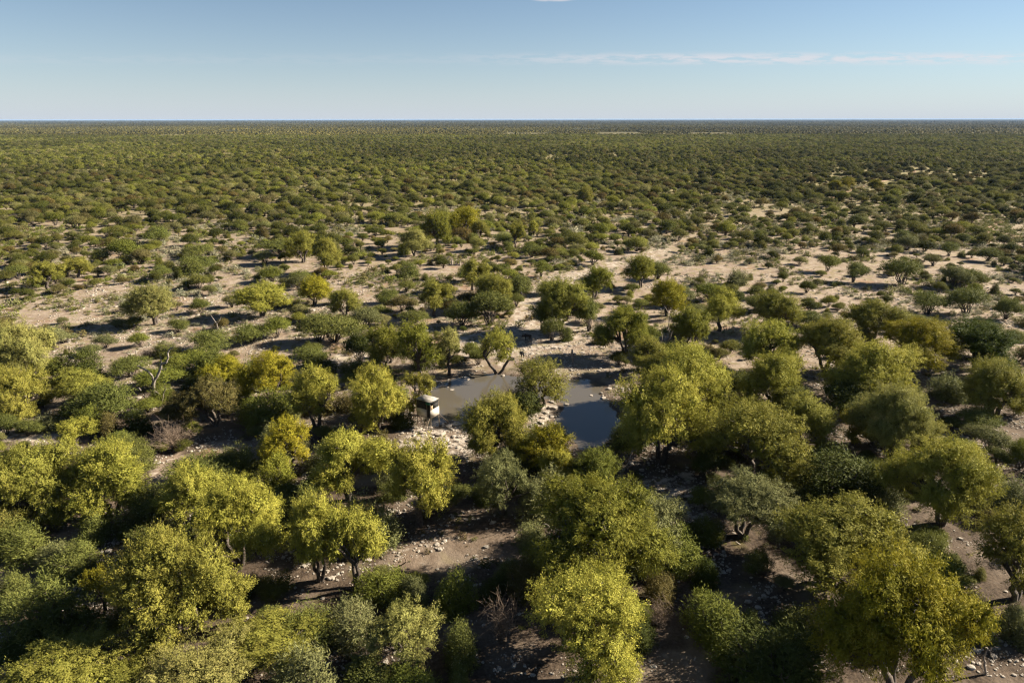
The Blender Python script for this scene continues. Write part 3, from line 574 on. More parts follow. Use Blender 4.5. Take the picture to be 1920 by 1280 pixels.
# ------------------------------------------------------------------ bushes that can be told apart: same columns, F flat-topped / R rounded
BUSH_LIST = [
 (398, 660, 345, 452, 629, 'F', 't', 'dark green dome shaped bush in the left clearing, nearest of three domes'),
 (470, 640, 428, 508, 607, 'F', 't', 'dark green dome bush, left of the touching two in the left clearing'),
 (520, 632, 492, 552, 593, 'F', 'v', 'bright green dome bush, right of the touching two in the left clearing'),
 (262, 650, 245, 283, 623, 'F', 'v', 'small bright fan shaped bush alone on pale sand'),
 (198, 651, 176, 222, 627, 'F', 'e', 'flat bush on thin stems left of the small fan shaped one'),
 (170, 664, 152, 190, 645, 'F', 'e', 'grey green bush with bare lower stems left on pale sand'),
 (335, 622, 312, 357, 598, 'F', 't', 'small flat bush right of the lone pale yellow tree'),
 (380, 588, 357, 400, 562, 'F', 't', 'small fan shaped bush casting a long shadow between the lone clearing trees'),
 (120, 642, 94, 142, 621, 'F', 'e', 'greyish flat bush right of the tall pale left edge tree'),
 (218, 612, 198, 240, 597, 'F', 'e', 'shaded low bush left of the lone pale tree'),
 (258, 612, 232, 278, 590, 'F', 't', 'green flat bush at the foot of the lone pale tree'),
 (310, 668, 285, 338, 638, 'R', 't', 'upright green bush behind the dead bleached trunk'),
 (240, 705, 208, 300, 670, 'F', 't', 'wide green bush left of the dead bleached trunk'),
 (160, 702, 136, 187, 676, 'R', 't', 'dome bush right of the left edge trees'),
 (340, 700, 300, 372, 664, 'F', 'v', 'bright green flat bush right of the dead bleached trunk'),
 (385, 692, 345, 422, 658, 'F', 'v', 'broad bright green bush below the dome bush'),
 (215, 785, 140, 268, 715, 'F', 't', 'wide dark green bush mass left below the dead trunk'),
 (300, 730, 250, 345, 690, 'F', 'v', 'light green bush around the foot of the dead trunk'),
 (260, 810, 232, 295, 762, 'R', 'h', 'dark green rounded bush below the dead trunk'),
 (212, 815, 180, 238, 770, 'R', 'n', 'brownish green bush left of the dark rounded one below the dead trunk'),
 (15, 815, -15, 32, 775, 'F', 't', 'dark green bush at the left edge below the olive trees'),
 (430, 880, 410, 455, 825, 'R', 'e', 'narrow grey green bush on the sandy path bend'),
 (395, 900, 320, 445, 862, 'F', 't', 'low green bush on the near side of the sandy path'),
 (525, 920, 487, 565, 845, 'R', 'g', 'yellowish green bush under the small bright yellow tree'),
 (625, 830, 598, 655, 800, 'R', 't', 'green bush behind the wide yellow tree left of the hide'),
 (755, 800, 735, 782, 760, 'R', 'h', 'dark bush at the left legs of the hide'),
 (40, 1040, -10, 102, 968, 'R', 't', 'feathery green bush at the left edge above the big one'),
 (118, 1066, 70, 160, 1010, 'R', 'e', 'grey green bush on the pale path at the lower left'),
 (100, 1188, 28, 175, 1073, 'R', 't', 'big feathery green bush left of the huge olive tree'),
 (30, 1140, -10, 75, 1068, 'R', 't', 'feathery green bush at the left edge behind the big one'),
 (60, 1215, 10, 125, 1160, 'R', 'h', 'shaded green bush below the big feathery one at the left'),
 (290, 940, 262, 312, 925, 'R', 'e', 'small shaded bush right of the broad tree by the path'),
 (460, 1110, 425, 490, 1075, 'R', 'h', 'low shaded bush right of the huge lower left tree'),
 (585, 1195, 522, 645, 1118, 'R', 't', 'green feathery bush in a sunny spot left of the pale olive tree'),
 (668, 1203, 600, 705, 1116, 'R', 'e', 'grey green bush on thin bare stems left of the pale olive tree'),
 (710, 1122, 668, 770, 1065, 'R', 'v', 'green feathery bush, left of two below the stony patch'),
 (785, 1136, 748, 812, 1078, 'R', 'e', 'olive feathery bush, right of two below the stony patch'),
 (855, 1142, 812, 896, 1064, 'R', 'v', 'rounded dense green bush left of the dark shade'),
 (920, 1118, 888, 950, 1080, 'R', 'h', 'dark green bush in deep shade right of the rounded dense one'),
 (860, 1236, 820, 902, 1155, 'R', 't', 'small round bush on visible stems left of the dry shrub'),
 (862, 1300, 830, 895, 1235, 'R', 't', 'green bush at the bottom edge under the small round one'),
 (690, 1300, 620, 760, 1225, 'R', 't', 'feathery green bush at the bottom edge under the pale olive tree'),
 (590, 1310, 505, 650, 1205, 'R', 'e', 'wide grey green bush at the bottom edge'),
 (760, 1310, 720, 825, 1240, 'R', 'v', 'low light green bush at the bottom edge right of the pale olive tree'),
 (1275, 1055, 1220, 1322, 980, 'R', 'v', 'light green bush right of the biggest green tree'),
 (1232, 1128, 1200, 1275, 1068, 'R', 'n', 'dull olive bush between the big centre trees'),
 (1320, 1092, 1285, 1350, 1045, 'R', 'd', 'large leaved dark bush in the shade right of the centre'),
 (1333, 1203, 1274, 1398, 1115, 'R', 'v', 'round green bush alone on sunlit sand at the bottom right of the centre'),
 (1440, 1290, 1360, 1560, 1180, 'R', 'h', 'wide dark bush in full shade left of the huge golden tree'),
 (1500, 1205, 1455, 1570, 1132, 'R', 't', 'green bush left of the huge golden olive tree'),
 (1830, 1185, 1788, 1866, 1112, 'R', 'v', 'light green bush right of the huge golden olive tree'),
 (1905, 1200, 1870, 1940, 1130, 'R', 'e', 'grey green bush at the right edge near the bottom'),
 (1720, 1062, 1688, 1765, 995, 'F', 't', 'flat green bush on bare stems under the right trees'),
 (1775, 1080, 1755, 1802, 1035, 'F', 't', 'small flat bush right of the one on bare stems'),
 (1680, 1035, 1655, 1705, 975, 'R', 'e', 'grey bush left of the flat one under the right trees'),
 (1560, 935, 1470, 1645, 825, 'R', 'h', 'wide dark green bush in the right grove below the bright trees'),
 (1620, 910, 1590, 1680, 862, 'F', 't', 'flat green bush with thin stems beside the wide dark one'),
 (1580, 785, 1520, 1632, 718, 'F', 'h', 'dark green bush between the bright trees of the right grove'),
 (1820, 806, 1788, 1873, 767, 'F', 't', 'dark flat bush in the gap at the right edge'),
 (1845, 845, 1810, 1900, 800, 'F', 'e', 'grey olive flat bush below the dark one at the right edge'),
 (1905, 880, 1885, 1945, 825, 'F', 'v', 'light green bush at the right edge in the middle'),
 (1865, 870, 1845, 1895, 840, 'F', 't', 'small flat bush left of the light one at the right edge'),
 (1890, 960, 1860, 1940, 890, 'R', 'e', 'grey green bush at the right edge beside the big two trunked tree'),
 (1040, 640, 1003, 1060, 598, 'F', 't', 'dark round bush on the stony rise right of the V trunked tree'),
 (1060, 640, 1050, 1080, 612, 'R', 't', 'small green bush touching the dark round one on the stony rise'),
 (1100, 622, 1075, 1135, 560, 'F', 't', 'green flat bush right of the thick trunked olive tree'),
 (1020, 620, 985, 1045, 570, 'F', 't', 'low flat bush in front of the thick trunked olive tree'),
 (1020, 552, 998, 1050, 528, 'F', 'v', 'small bright flat bush at the right side of the track'),
 (905, 610, 885, 965, 548, 'F', 't', 'flat green bush at the left side of the track by the water'),
 (862, 612, 830, 905, 565, 'F', 't', 'flat green bush left of the one at the side of the track'),
 (780, 605, 745, 808, 580, 'F', 't', 'low dark bush left of the slim olive tree'),
 (700, 680, 632, 690, 605, 'F', 'h', 'shaded bush behind the three upper bank trees'),
 (640, 640, 560, 680, 590, 'F', 't', 'wide green bush on the left of the upper bank trees'),
 (600, 700, 575, 632, 660, 'R', 'h', 'dark glossy green bush on pale ground above the yellow trees'),
 (690, 615, 648, 715, 575, 'F', 'e', 'grey green flat bush left of the low dark one'),
 (598, 640, 556, 640, 588, 'F', 't', 'green flat bush right of the touching clearing domes'),
 (735, 418, 720, 755, 399, 'F', 'v', 'bright green flat topped bush left of the far grove'),
 (380, 482, 345, 407, 478, 'F', 't', 'green mushroom shaped bush on the left plain'),
 (365, 505, 343, 408, 479, 'F', 't', 'broad dark mushroom shaped bush on the left plain'),
 (232, 490, 200, 268, 448, 'F', 'v', 'bright green broad bush on the far left plain'),
 (545, 480, 475, 560, 452, 'F', 't', 'broad dark bush left of the distant pair of trees'),
 (300, 458, 268, 316, 425, 'F', 't', 'dark fan shaped bush on the far left plain'),
 (1685, 535, 1650, 1735, 487, 'F', 't', 'wide flat thorn tree on the right plain with two stems'),
 (1790, 540, 1755, 1815, 500, 'F', 'e', 'grey green thorn bush right of the wide flat one on the right plain'),
 (1695, 455, 1670, 1710, 430, 'R', 't', 'round dark bush standing out on the right plain'),
 (1545, 510, 1528, 1578, 480, 'F', 'v', 'bright flat thorn bush on the right plain'),
 (1600, 530, 1572, 1625, 493, 'F', 't', 'flat thorn bush left of the wide flat one'),
 (1800, 592, 1775, 1860, 543, 'F', 't', 'flat thorn tree on bare ground above the darkest tree'),
 (1880, 600, 1865, 1912, 560, 'F', 't', 'upright thorn tree on bare ground above the right edge'),
 (1745, 590, 1690, 1772, 548, 'F', 't', 'flat thorn tree on bare ground left above the darkest tree'),
]
SHRUBS = 'thorn bushes'
for (bx, by, xl, xr, top, cls, col, label) in BUSH_LIST:
    p, Wd, H = size_from(bx, by, xl, xr, top, 0.5, 0.5)
    plant('thorn_bush', cls, p, Wd * 1.15, min(H, Wd * 1.05), col, label, 'bush', SHRUBS)
    occupied.append((p[0], p[1], Wd * 0.45))

# ------------------------------------------------------------------ bushes nothing tells apart, then the bush beyond as one mass
CLEAR = [[(905, 700), (955, 600), (978, 570), (995, 545), (1045, 515), (1120, 500), (1200, 478), (1250, 466), (1290, 440), (1310, 446), (1265, 482), (1130, 522), (1060, 540), (1022, 575), (1015, 600), (1065, 640), (1135, 655), (1140, 720), (1000, 720), (850, 712), (860, 690)],
         [(130, 612), (200, 602), (430, 606), (330, 672), (250, 668), (215, 705), (150, 680)],
         [(260, 925), (295, 868), (400, 832), (520, 822), (530, 856), (420, 872), (330, 900), (290, 940)],
         [(690, 1050), (760, 990), (975, 990), (1000, 1060), (900, 1085), (740, 1085)],
         [(1190, 905), (1310, 880), (1315, 965), (1255, 975)],
         [(745, 780), (885, 780), (885, 856), (745, 856)],
         [(1205, 1215), (1360, 1195), (1360, 1250), (1310, 1290), (1195, 1290)],
         [(960, 760), (1060, 745), (1060, 800), (990, 800)]]
SPARSE = [[(0, 535), (235, 540), (430, 560), (560, 595), (560, 690), (0, 690)], [(480, 560), (760, 480), (900, 480), (900, 520), (600, 600)],
          [(1140, 470), (1500, 500), (1920, 560), (1920, 640), (1500, 560), (1200, 560)], [(0, 1000), (500, 830), (1200, 860), (1920, 900), (1920, 1290), (0, 1290)][:0] or [(0, 0), (1, 0), (1, 1)],
          [(1010, 420), (1160, 425), (1160, 460), (1010, 460)]]
cell = 3.9; pts = []
ys_ = np.arange(50, 2000, cell)
for yy in ys_:
    hw = yy * 0.86 + 26; xs = np.arange(-hw, hw, cell); pts.append(np.c_[xs, np.full(len(xs), yy)])
pts = np.concatenate(pts); pts += rng.uniform(-0.5, 0.5, pts.shape) * cell
px_, py_, dep_ = pix(pts[:, 0], pts[:, 1])
nz = fbm(pts[:, 0] / 26, pts[:, 1] / 26, 21); nz2 = fbm(pts[:, 0] / 120, pts[:, 1] / 120, 33)
base = np.interp(py_, [260, 330, 380, 420, 470, 530, 600, 700, 900], [0.66, 0.66, 0.60, 0.43, 0.34, 0.29, 0.34, 0.58, 0.68])
dens = base * np.clip(0.30 + 2.2 * (nz - 0.25) + 1.7 * (nz2 - 0.47), 0.04, 1.6)
for k, poly in enumerate(SPARSE): dens = np.where(inside(px_, py_, poly), dens * (0.34 if k < 2 else 0.75), dens)
for poly in CLEAR: dens = np.where(inside(px_, py_, poly), 0, dens)
keep = rng.random(len(pts)) < dens
nearp = pts[:, 1] < 170
sdv = np.full(len(pts), 99.0); sdv[nearp] = pond_sd(pts[nearp, 0], pts[nearp, 1]); keep &= sdv > 3.0
for (ox, oy, orr) in occupied: keep &= (pts[:, 0] - ox) ** 2 + (pts[:, 1] - oy) ** 2 > (orr * np.where(pts[:, 1] < 105, 0.68, 0.95) + 0.7) ** 2
SEEN = [(1597, 1622), (1643, 1658), (1697, 1712), (1848, 1874)]                  # stretches of the track not grown over
for q in TRACK:
    if not any(a_ < pix(q[0], q[1])[0] < b_ for a_, b_ in SEEN): continue
    keep &= ~((np.abs(pts[:, 0] - q[0]) < 6) & (pts[:, 1] > q[1] - 26) & (pts[:, 1] < q[1] + 5))
pts = pts[keep]; nz2 = nz2[keep]; px_, py_, dep_ = pix(pts[:, 0], pts[:, 1]); n = len(pts)
siz = np.exp(rng.normal(0.0, 0.46, n)) * np.interp(pts[:, 1], [50, 110, 200, 400, 1500], [3.6, 3.9, 4.0, 4.6, 5.8]); siz = np.clip(siz, 1.4, 9.5)
vis = (px_ > -20) & (px_ < 1940) & (py_ < 1310)
order = np.argsort(-np.where(vis, siz / dep_, 0)); N_IND = 300 - len(BUSH_LIST)
ind = order[:N_IND]; rest = order[N_IND:]
ZONES = [(lambda x, y: y > 860, 'small feathery thorn bush filling a gap between the near trees', 'small bushes between the near trees'),
         (lambda x, y: y > 640 and x < 640, 'thorn bush in the dense scrub on the left side of the waterhole', 'bushes in the left scrub'),
         (lambda x, y: y > 640 and x > 1150, 'thorn bush in the shade of the right hand grove', 'bushes in the right grove'),
         (lambda x, y: y > 560 and x < 700, 'flat thorn bush on the pale sand of the left clearing', 'bushes on the left clearing'),
         (lambda x, y: y > 560, 'flat thorn bush beyond the far bank of the waterhole', 'bushes beyond the waterhole'),
         (lambda x, y: x < 700, 'flat topped thorn bush on the left plain among grey shrubs', 'bushes on the left plain'),
         (lambda x, y: x < 1250, 'flat topped thorn bush on the plain beside the pale track', 'bushes on the middle plain'),
         (lambda x, y: True, 'flat topped thorn bush on the right plain beyond the grove', 'bushes on the right plain')]
BT = 'tttteevvhn'
LAND = [(60, 660, 'pale left edge tree'), (293, 570, 'lone pale clearing tree'), (493, 560, 'lone two limbed clearing tree'), (286, 710, 'bleached dead tree'), (330, 1090, 'huge olive tree'), (450, 960, 'bright touching pair'), (630, 1010, 'bent trunk tree'),
        (215, 890, 'broad tree by the path'), (800, 775, 'hide'), (705, 740, 'tall tree by the hide'), (790, 650, 'upper bank trees'), (930, 650, 'V trunked tree'), (1010, 710, 'airy tree'), (1110, 970, 'biggest green tree'), (1110, 1180, 'feathery centre tree'),
        (1050, 560, 'thick trunked olive tree'), (1230, 770, 'great tree over the water'), (1347, 580, 'lone straight trunked tree'), (1830, 640, 'darkest tree'), (1630, 700, 'big pale grove tree'), (1420, 820, 'broad tree right of the water'), (1770, 890, 'two trunked tree'),
        (1540, 1010, 'bare limbed tree'), (1680, 1160, 'huge golden tree'), (1375, 940, 'tiered grey green tree'), (830, 420, 'far dark grove'), (600, 470, 'distant pair of trees'), (1198, 505, 'round topped far tree'), (845, 492, 'white fallen tree'), (90, 515, 'far left olive tree'),
        (930, 535, 'yellow tree by the track'), (1690, 510, 'wide two stemmed thorn tree'), (1600, 350, 'orange track'), (1860, 425, 'orange sand bend'), (1695, 445, 'round dark plain bush'), (370, 490, 'mushroom shaped bushes'), (1095, 365, 'olive tree on the far plain'), (660, 1090, 'stony patch'), (765, 1190, 'pale feathery tree')]
CW = {'t': 'green', 'e': 'grey green', 'v': 'light green', 'h': 'dark green', 'n': 'brownish'}
def whereabouts(x, y):
    lx, ly, nm = min(LAND, key=lambda q: (q[0] - x) ** 2 + 2.5 * (q[1] - y) ** 2); dx, dy = x - lx, (y - ly) * 1.6
    far_ = 'just ' if math.hypot(dx, dy) < 75 else 'well ' if math.hypot(dx, dy) > 170 else ''
    return far_ + ((('left of' if dx < 0 else 'right of') if abs(dx) > abs(dy) else ('beyond' if dy < 0 else 'this side of'))) + ' the ' + nm
lab_grp = {}
for k in ind:
    x, y = pts[k]; z = float(height(np.array([x]), np.array([y]))[0]); near_ = py_[k] > 700
    cls = ('R' if rng.random() < 0.75 else 'F') if near_ else ('F' if rng.random() < 0.8 else 'R'); w_ = siz[k]
    _, grp = next((l, g_) for f, l, g_ in ZONES if f(px_[k], py_[k])); co = BT[rng.integers(len(BT))]
    lab = f"{'small ' if w_ < 3.4 else 'broad ' if w_ > 5.6 else ''}{CW[co]} {'flat topped' if cls == 'F' else 'rounded'} bush {whereabouts(px_[k], py_[k])}"
    grp = lab_grp.setdefault(lab, grp)
    plant('thorn_bush', cls, (x, y, z), w_, w_ * rng.uniform(0.42, 0.58) * (1.3 if cls == 'R' else 1.0), co, lab, 'bush', grp)

def whole(crown, trunk):                      # crown and stems of a bush as one shape
    import bmesh
    bm = bmesh.new(); bm.from_mesh(crown); n0 = len(bm.faces); bm.from_mesh(trunk); bm.faces.ensure_lookup_table()
    for f in bm.faces[n0:]: f.material_index = 1
    me = bpy.data.meshes.new('bush'); bm.to_mesh(me); bm.free(); me.materials.append(M_NEEDLE); me.materials.append(M_BARK); return me
def scatter(name, P, protos, rot, scale, tints, variant, kind='stuff', label=None):
    """One object: a point mesh whose geometry nodes stand one of the prototype shapes on every point."""
    me = bpy.data.meshes.new(name); me.vertices.add(len(P)); me.vertices.foreach_set('co', np.ascontiguousarray(P, np.float32).ravel())
    for nm, ty, arr, key in (('rot', 'FLOAT_VECTOR', rot, 'vector'), ('size', 'FLOAT_VECTOR', scale, 'vector'), ('tint', 'FLOAT_VECTOR', tints, 'vector'), ('variant', 'INT', variant, 'value')):
        a = me.attributes.new(nm, ty, 'POINT'); a.data.foreach_set(key, np.ascontiguousarray(arr, np.int32 if ty == 'INT' else np.float32).ravel())
    o = link(name, me); tag(o, label, None, None, kind)
    ng = bpy.data.node_groups.new(name, 'GeometryNodeTree'); ng.interface.new_socket('Geometry', in_out='INPUT', socket_type='NodeSocketGeometry'); ng.interface.new_socket('Geometry', in_out='OUTPUT', socket_type='NodeSocketGeometry')
    gi, go = ng.nodes.new('NodeGroupInput'), ng.nodes.new('NodeGroupOutput'); ip = ng.nodes.new('GeometryNodeInstanceOnPoints'); jn = ng.nodes.new('GeometryNodeJoinGeometry')
    for p in reversed(protos):
        po = p if isinstance(p, bpy.types.Object) else bpy.data.objects.new(p.name, p)
        oi = ng.nodes.new('GeometryNodeObjectInfo'); oi.inputs['Object'].default_value = po; oi.inputs['As Instance'].default_value = True; ng.links.new(oi.outputs['Geometry'], jn.inputs[0])
    def na(nm, ty):
        x = ng.nodes.new('GeometryNodeInputNamedAttribute'); x.data_type = ty; x.inputs['Name'].default_value = nm; return x.outputs['Attribute']
    ip.inputs['Pick Instance'].default_value = True
    ng.links.new(gi.outputs[0], ip.inputs['Points']); ng.links.new(jn.outputs[0], ip.inputs['Instance']); ng.links.new(na('variant', 'INT'), ip.inputs['Instance Index'])
    ng.links.new(na('rot', 'FLOAT_VECTOR'), ip.inputs['Rotation']); ng.links.new(na('size', 'FLOAT_VECTOR'), ip.inputs['Scale']); ng.links.new(ip.outputs[0], go.inputs[0])
    md = o.modifiers.new('scatter', 'NODES'); md.node_group = ng
    return o
def tints_for(codes, n, amt=0.22):
    tab = np.array([TINT[c] for c in codes]); return tab[rng.integers(len(tab), size=n)] * rng.uniform(1 - amt, 1 + amt, (n, 1)) * rng.uniform(0.96, 1.04, (n, 3))
def rotz(n): return np.c_[np.zeros((n, 2)), rng.uniform(0, 6.283, n)]
# mid distance: full bush shapes for the nearer ones, coarser farther out
n = len(rest); xy = pts[rest]; sz = siz[rest]; nearb = xy[:, 1] < 620
zz = np.full(n, 0.28); zz[xy[:, 1] < 260] = height(xy[xy[:, 1] < 260, 0], xy[xy[:, 1] < 260, 1])
for msk, nm, protos, w0, h0 in ((nearb, 'bushveld', [whole(*v_) for v_ in BUSH['F'][2]] + [whole(*BUSH['R'][2][0])], 6.0, 3.2), (~nearb, 'distant_bushveld', FAR, 6.0, 3.4)):
    m_ = msk.sum(); s_ = sz[msk] / w0
    scatter(nm, np.c_[xy[msk], zz[msk]], protos, rotz(m_), np.c_[s_, s_, s_ * rng.uniform(0.8, 1.2, m_)], tints_for('tttthhvvehewn' if nm == 'bushveld' else 'ttthhhvevw', m_, 0.32) * np.array([[1.08, 1.0, 0.95]]) * (1.05 + 1.1 * (fbm(xy[msk, 0] / 170, xy[msk, 1] / 300, 55) - 0.5))[:, None], rng.integers(len(protos), size=m_))

# beyond: patches of bush that read as one mass up to the horizon
def bush_patch(seed, side, n, qs):
    rg = np.random.default_rng(seed); c = rg.uniform(-side / 2, side / 2, (n, 2)); w = np.exp(rg.normal(0, 0.35, n)) * 2.9; h = w * rg.uniform(0.75, 1.1, n)
    d = sphere_dirs(n * qs, rg).reshape(n, qs, 3); d[:, :, 2] = np.abs(d[:, :, 2])
    P = np.c_[c, np.zeros(n)][:, None, :] + d * np.stack([w, w, h], 1)[:, None, :] * 0.8
    D = np.cross(d.reshape(-1, 3), rg.normal(size=(n * qs, 3))) + rg.normal(size=(n * qs, 3)) * 0.12
    L = np.repeat(w, qs) * rg.uniform(0.5, 0.95, n * qs); P = P.reshape(-1, 3) - D / np.linalg.norm(D, axis=1)[:, None] * L[:, None] * 0.5
    V, Fi = leaf_quads(P, D, L, L * 0.8, rg, d.reshape(-1, 3), 0.15); V[:, 2] = np.maximum(V[:, 2], 0.05)
    return mesh_from('bush_patch', V, Fi, 4, [M_NEEDLE], np.repeat(np.repeat(np.clip(rg.normal(0.5, 0.38, n), 0, 1), qs), 4))
PATCH = [bush_patch(500 + k, 150.0, [520, 430, 590, 370][k], 22) for k in range(4)]
P, S = [], []
for side, y0, y1, sh, sv in ((150.0, 2000, 7500, 1.0, 1.0), (300.0, 7500, 30000, 2.0, 1.4)):
    for yy in np.arange(y0 + side / 2, y1, side):
        for xx in np.arange(-(yy * 0.86 + side), yy * 0.86 + side, side):
            if rng.random() < 0.14 - 0.3 * (vnoise(xx / 800, yy / 1200, 13) - 0.5): continue
            P.append((xx, yy, 0.28)); S.append((sh, sh, sv))
P, S = np.array(P), np.array(S); n = len(P)
scatter('bush_plain', P, PATCH, np.c_[np.zeros((n, 2)), rng.integers(4, size=n) * math.pi / 2], S, np.array([[0.094, 0.085, 0.024]]) * np.interp(P[:, 1], [1500, 7000, 14000], [1.0, 0.8, 0.62])[:, None] * rng.uniform(0.92, 1.08, (n, 1)) * (1.0 + 1.1 * (fbm(P[:, 0] / 700, P[:, 1] / 1100, 8) - 0.5))[:, None], rng.integers(4, size=n))

# low grey green shrubs and tufts on the open sand
n = 90000; yy = 60 + 440 * rng.random(n) ** 0.8; xx = (rng.random(n) * 2 - 1) * (yy * 0.8 + 10); px_, py_, dep_ = pix(xx, yy)
nz = fbm(xx / 14, yy / 14, 51); ok = rng.random(n) < np.clip((nz - 0.42) * 5.0, 0.04, 1) * np.where(yy > 140, 1.0, 0.35)
for poly in (CLEAR[0], CLEAR[2], CLEAR[5]): ok &= ~(inside(px_, py_, poly) & (rng.random(n) < 0.93))
msk = yy < 170; sdv = np.full(n, 99.0); sdv[msk] = pond_sd(xx[msk], yy[msk]); ok &= sdv > 2.0
xx, yy = xx[ok], yy[ok]; n = len(xx); zz = height(xx, yy); s_ = np.exp(rng.normal(0, 0.45, n)) * np.interp(yy, [60, 130, 250], [0.4, 0.6, 1.0])
tt = np.where((fbm(xx / 40, yy / 40, 77) > 0.55)[:, None], tints_for('qqw', n), tints_for('wxtev', n)); tt = np.where((yy < 130)[:, None], tints_for('xxtw', n, 0.3) * 0.8, tt)
scatter('low_scrub', np.c_[xx, yy, zz], LOW, rotz(n), np.c_[s_, s_, s_ * rng.uniform(0.6, 1.1, n)], tt, rng.integers(len(LOW), size=n))

# ------------------------------------------------------------------ stones
def rock_mesh(seed, name='limestone_rock', flat=0.45, sub=2):
    import bmesh
    bm = bmesh.new(); bmesh.ops.create_icosphere(bm, subdivisions=sub, radius=0.5); rg = np.random.default_rng(seed); ph = rg.uniform(0, 9, 6)
    for v_ in bm.verts:
        x, y, z = v_.co; k = 1 + 0.22 * math.sin(4 * x + ph[0]) * math.cos(5 * y + ph[1]) + 0.16 * math.sin(7 * y + 5 * z + ph[2]) + rg.normal() * 0.06
        v_.co = Vector((x * k, y * k * 0.8, max(min(z, 0.3), -0.3) * flat * 1.6 * (0.8 + 0.3 * k)))
    me = bpy.data.meshes.new(name); bm.to_mesh(me); bm.free(); me.materials.append(M_ROCK if name != 'stone' else M_PEBBLE); return me
STONE = [rock_mesh(700 + k, 'stone', 0.6, 1) for k in range(5)]
n = 150000; yy = 46 + 160 * rng.random(n) ** 0.9; xx = (rng.random(n) * 2 - 1) * (yy * 0.82 + 8); px_, py_, _ = pix(xx, yy)
nz = fbm(xx / 5, yy / 5, 61, 4); msk = np.clip((nz - 0.46) * 7, 0.03, 1) * np.interp(yy, [46, 110, 200], [0.75, 0.8, 0.45])
msk = np.where(inside(px_, py_, [(745, 785), (890, 785), (890, 860), (745, 860)]) | inside(px_, py_, [(1185, 890), (1320, 880), (1320, 970), (1240, 975)]) | inside(px_, py_, [(960, 640), (1140, 610), (1200, 700), (1000, 690)]), np.maximum(msk, 0.75), msk)
ok = rng.random(n) < msk; xx, yy = xx[ok], yy[ok]; ok = pond_sd(xx, yy) > -0.3; xx, yy = xx[ok], yy[ok]; n = len(xx)
s_ = np.clip(np.exp(rng.normal(-1.75, 0.5, n)), 0.06, 0.7) * np.interp(yy, [46, 150], [1.15, 1.5])
scatter('stones', np.c_[xx, yy, height(xx, yy) + s_ * 0.05], STONE, rotz(n), np.c_[s_, s_ * rng.uniform(0.7, 1.2, n), s_ * 0.7], np.full((n, 3), 0.5), rng.integers(5, size=n))

ROCKS = [rock_mesh(720 + k) for k in range(7)]
HID, BANK, SPIT, FARB = 'rocks in front of the hide', 'rocks along the upper left waterline', 'rocks on the spit', 'rocks on the right bank'
ROCK_LIST = [(786, 827, 19, 'big pale slab left below the hide', HID), (854, 797, 23, 'broad pale slab at the near waterline right of the hide', HID), (866, 803, 15, 'smooth slab behind the broad one at the near waterline', HID), (842, 802, 15, 'low slab left of the broad one at the near waterline', HID),
 (806, 801, 10, '', HID), (796, 821, 16, '', HID), (824, 817, 22, 'long flat slab in the middle of the rocks below the hide', HID), (811, 821, 10, '', HID), (772, 809, 10, '', HID), (820, 825, 8, '', HID), (792, 814, 12, '', HID), (837, 827, 12, '', HID), (843, 833, 9, '', HID), (829, 835, 13, '', HID), (791, 834, 12, '', HID), (856, 828, 9, '', HID), (776, 818, 9, '', HID), (866, 818, 9, '', HID), (850, 820, 10, '', HID),
 (830, 717, 9, '', BANK), (840, 714, 6, '', BANK), (839, 724, 7, '', BANK), (847, 729, 9, 'wedge shaped pale rock farthest into the water on the left', BANK), (868, 706, 8, '', BANK), (878, 709, 10, 'white flat rock in the water by the upper bank', BANK), (827, 728, 4, '', BANK), (834, 730, 4, '', BANK), (795, 708, 9, '', BANK), (812, 678, 16, '', BANK), (897, 671, 19, 'flat white slab left of the V trunked tree', BANK), (884, 645, 14, '', BANK), (893, 652, 12, '', BANK), (952, 672, 10, '', BANK), (908, 698, 7, '', BANK), (943, 703, 9, '', BANK),
 (1024, 774, 14, '', SPIT), (1034, 781, 11, 'pale rock at the tip of the spit', SPIT), (1017, 784, 11, '', SPIT), (1015, 794, 15, '', SPIT), (1040, 793, 5, '', SPIT), (1037, 765, 19, 'grey shaded ledge under the airy tree', SPIT), (1035, 754, 15, '', SPIT), (1062, 757, 10, '', SPIT), (1108, 740, 10, 'small rock standing out of the blue water', SPIT),
 (1142, 729, 11, '', FARB), (1131, 745, 11, '', FARB), (1154, 727, 9, '', FARB), (1147, 816, 8, '', FARB), (1165, 814, 8, '', FARB), (1040, 655, 10, '', FARB), (1060, 668, 9, '', FARB), (1035, 640, 9, '', FARB),
 (923, 984, 13, 'grey white rock in the shade above the sunlit bare patch', 'rocks between the near trees'), (617, 1088, 13, 'white rock between the bent trunk tree and its neighbour', 'rocks between the near trees'), (690, 1052, 13, '', 'rocks between the near trees'), (705, 1040, 10, '', 'rocks between the near trees')]
SHARED = {HID: 'pale limestone rock among others on the ground below the hide', BANK: 'pale rock among others along the upper left bank', SPIT: 'limestone rock among others on the spit', FARB: 'limestone rock among others on the right and far bank', 'rocks between the near trees': 'white rock among others in the stony patch between near trees'}
for k, (x, y, w_, lab, grp) in enumerate(ROCK_LIST):
    p = at(x, y, 0.15); p[2] = max(float(height(p[0:1], p[1:2])[0]), -0.12); s_ = w_ / F * pix(*p)[2]
    o = link('limestone_rock', ROCKS[k % 7], None, p + np.array([0, 0, s_ * 0.08]), rng.uniform(0, 6.28), (s_, s_ * rng.uniform(0.7, 1.1), s_ * rng.uniform(0.5, 0.8)))
    tag(o, lab or SHARED[grp], 'rock', grp)

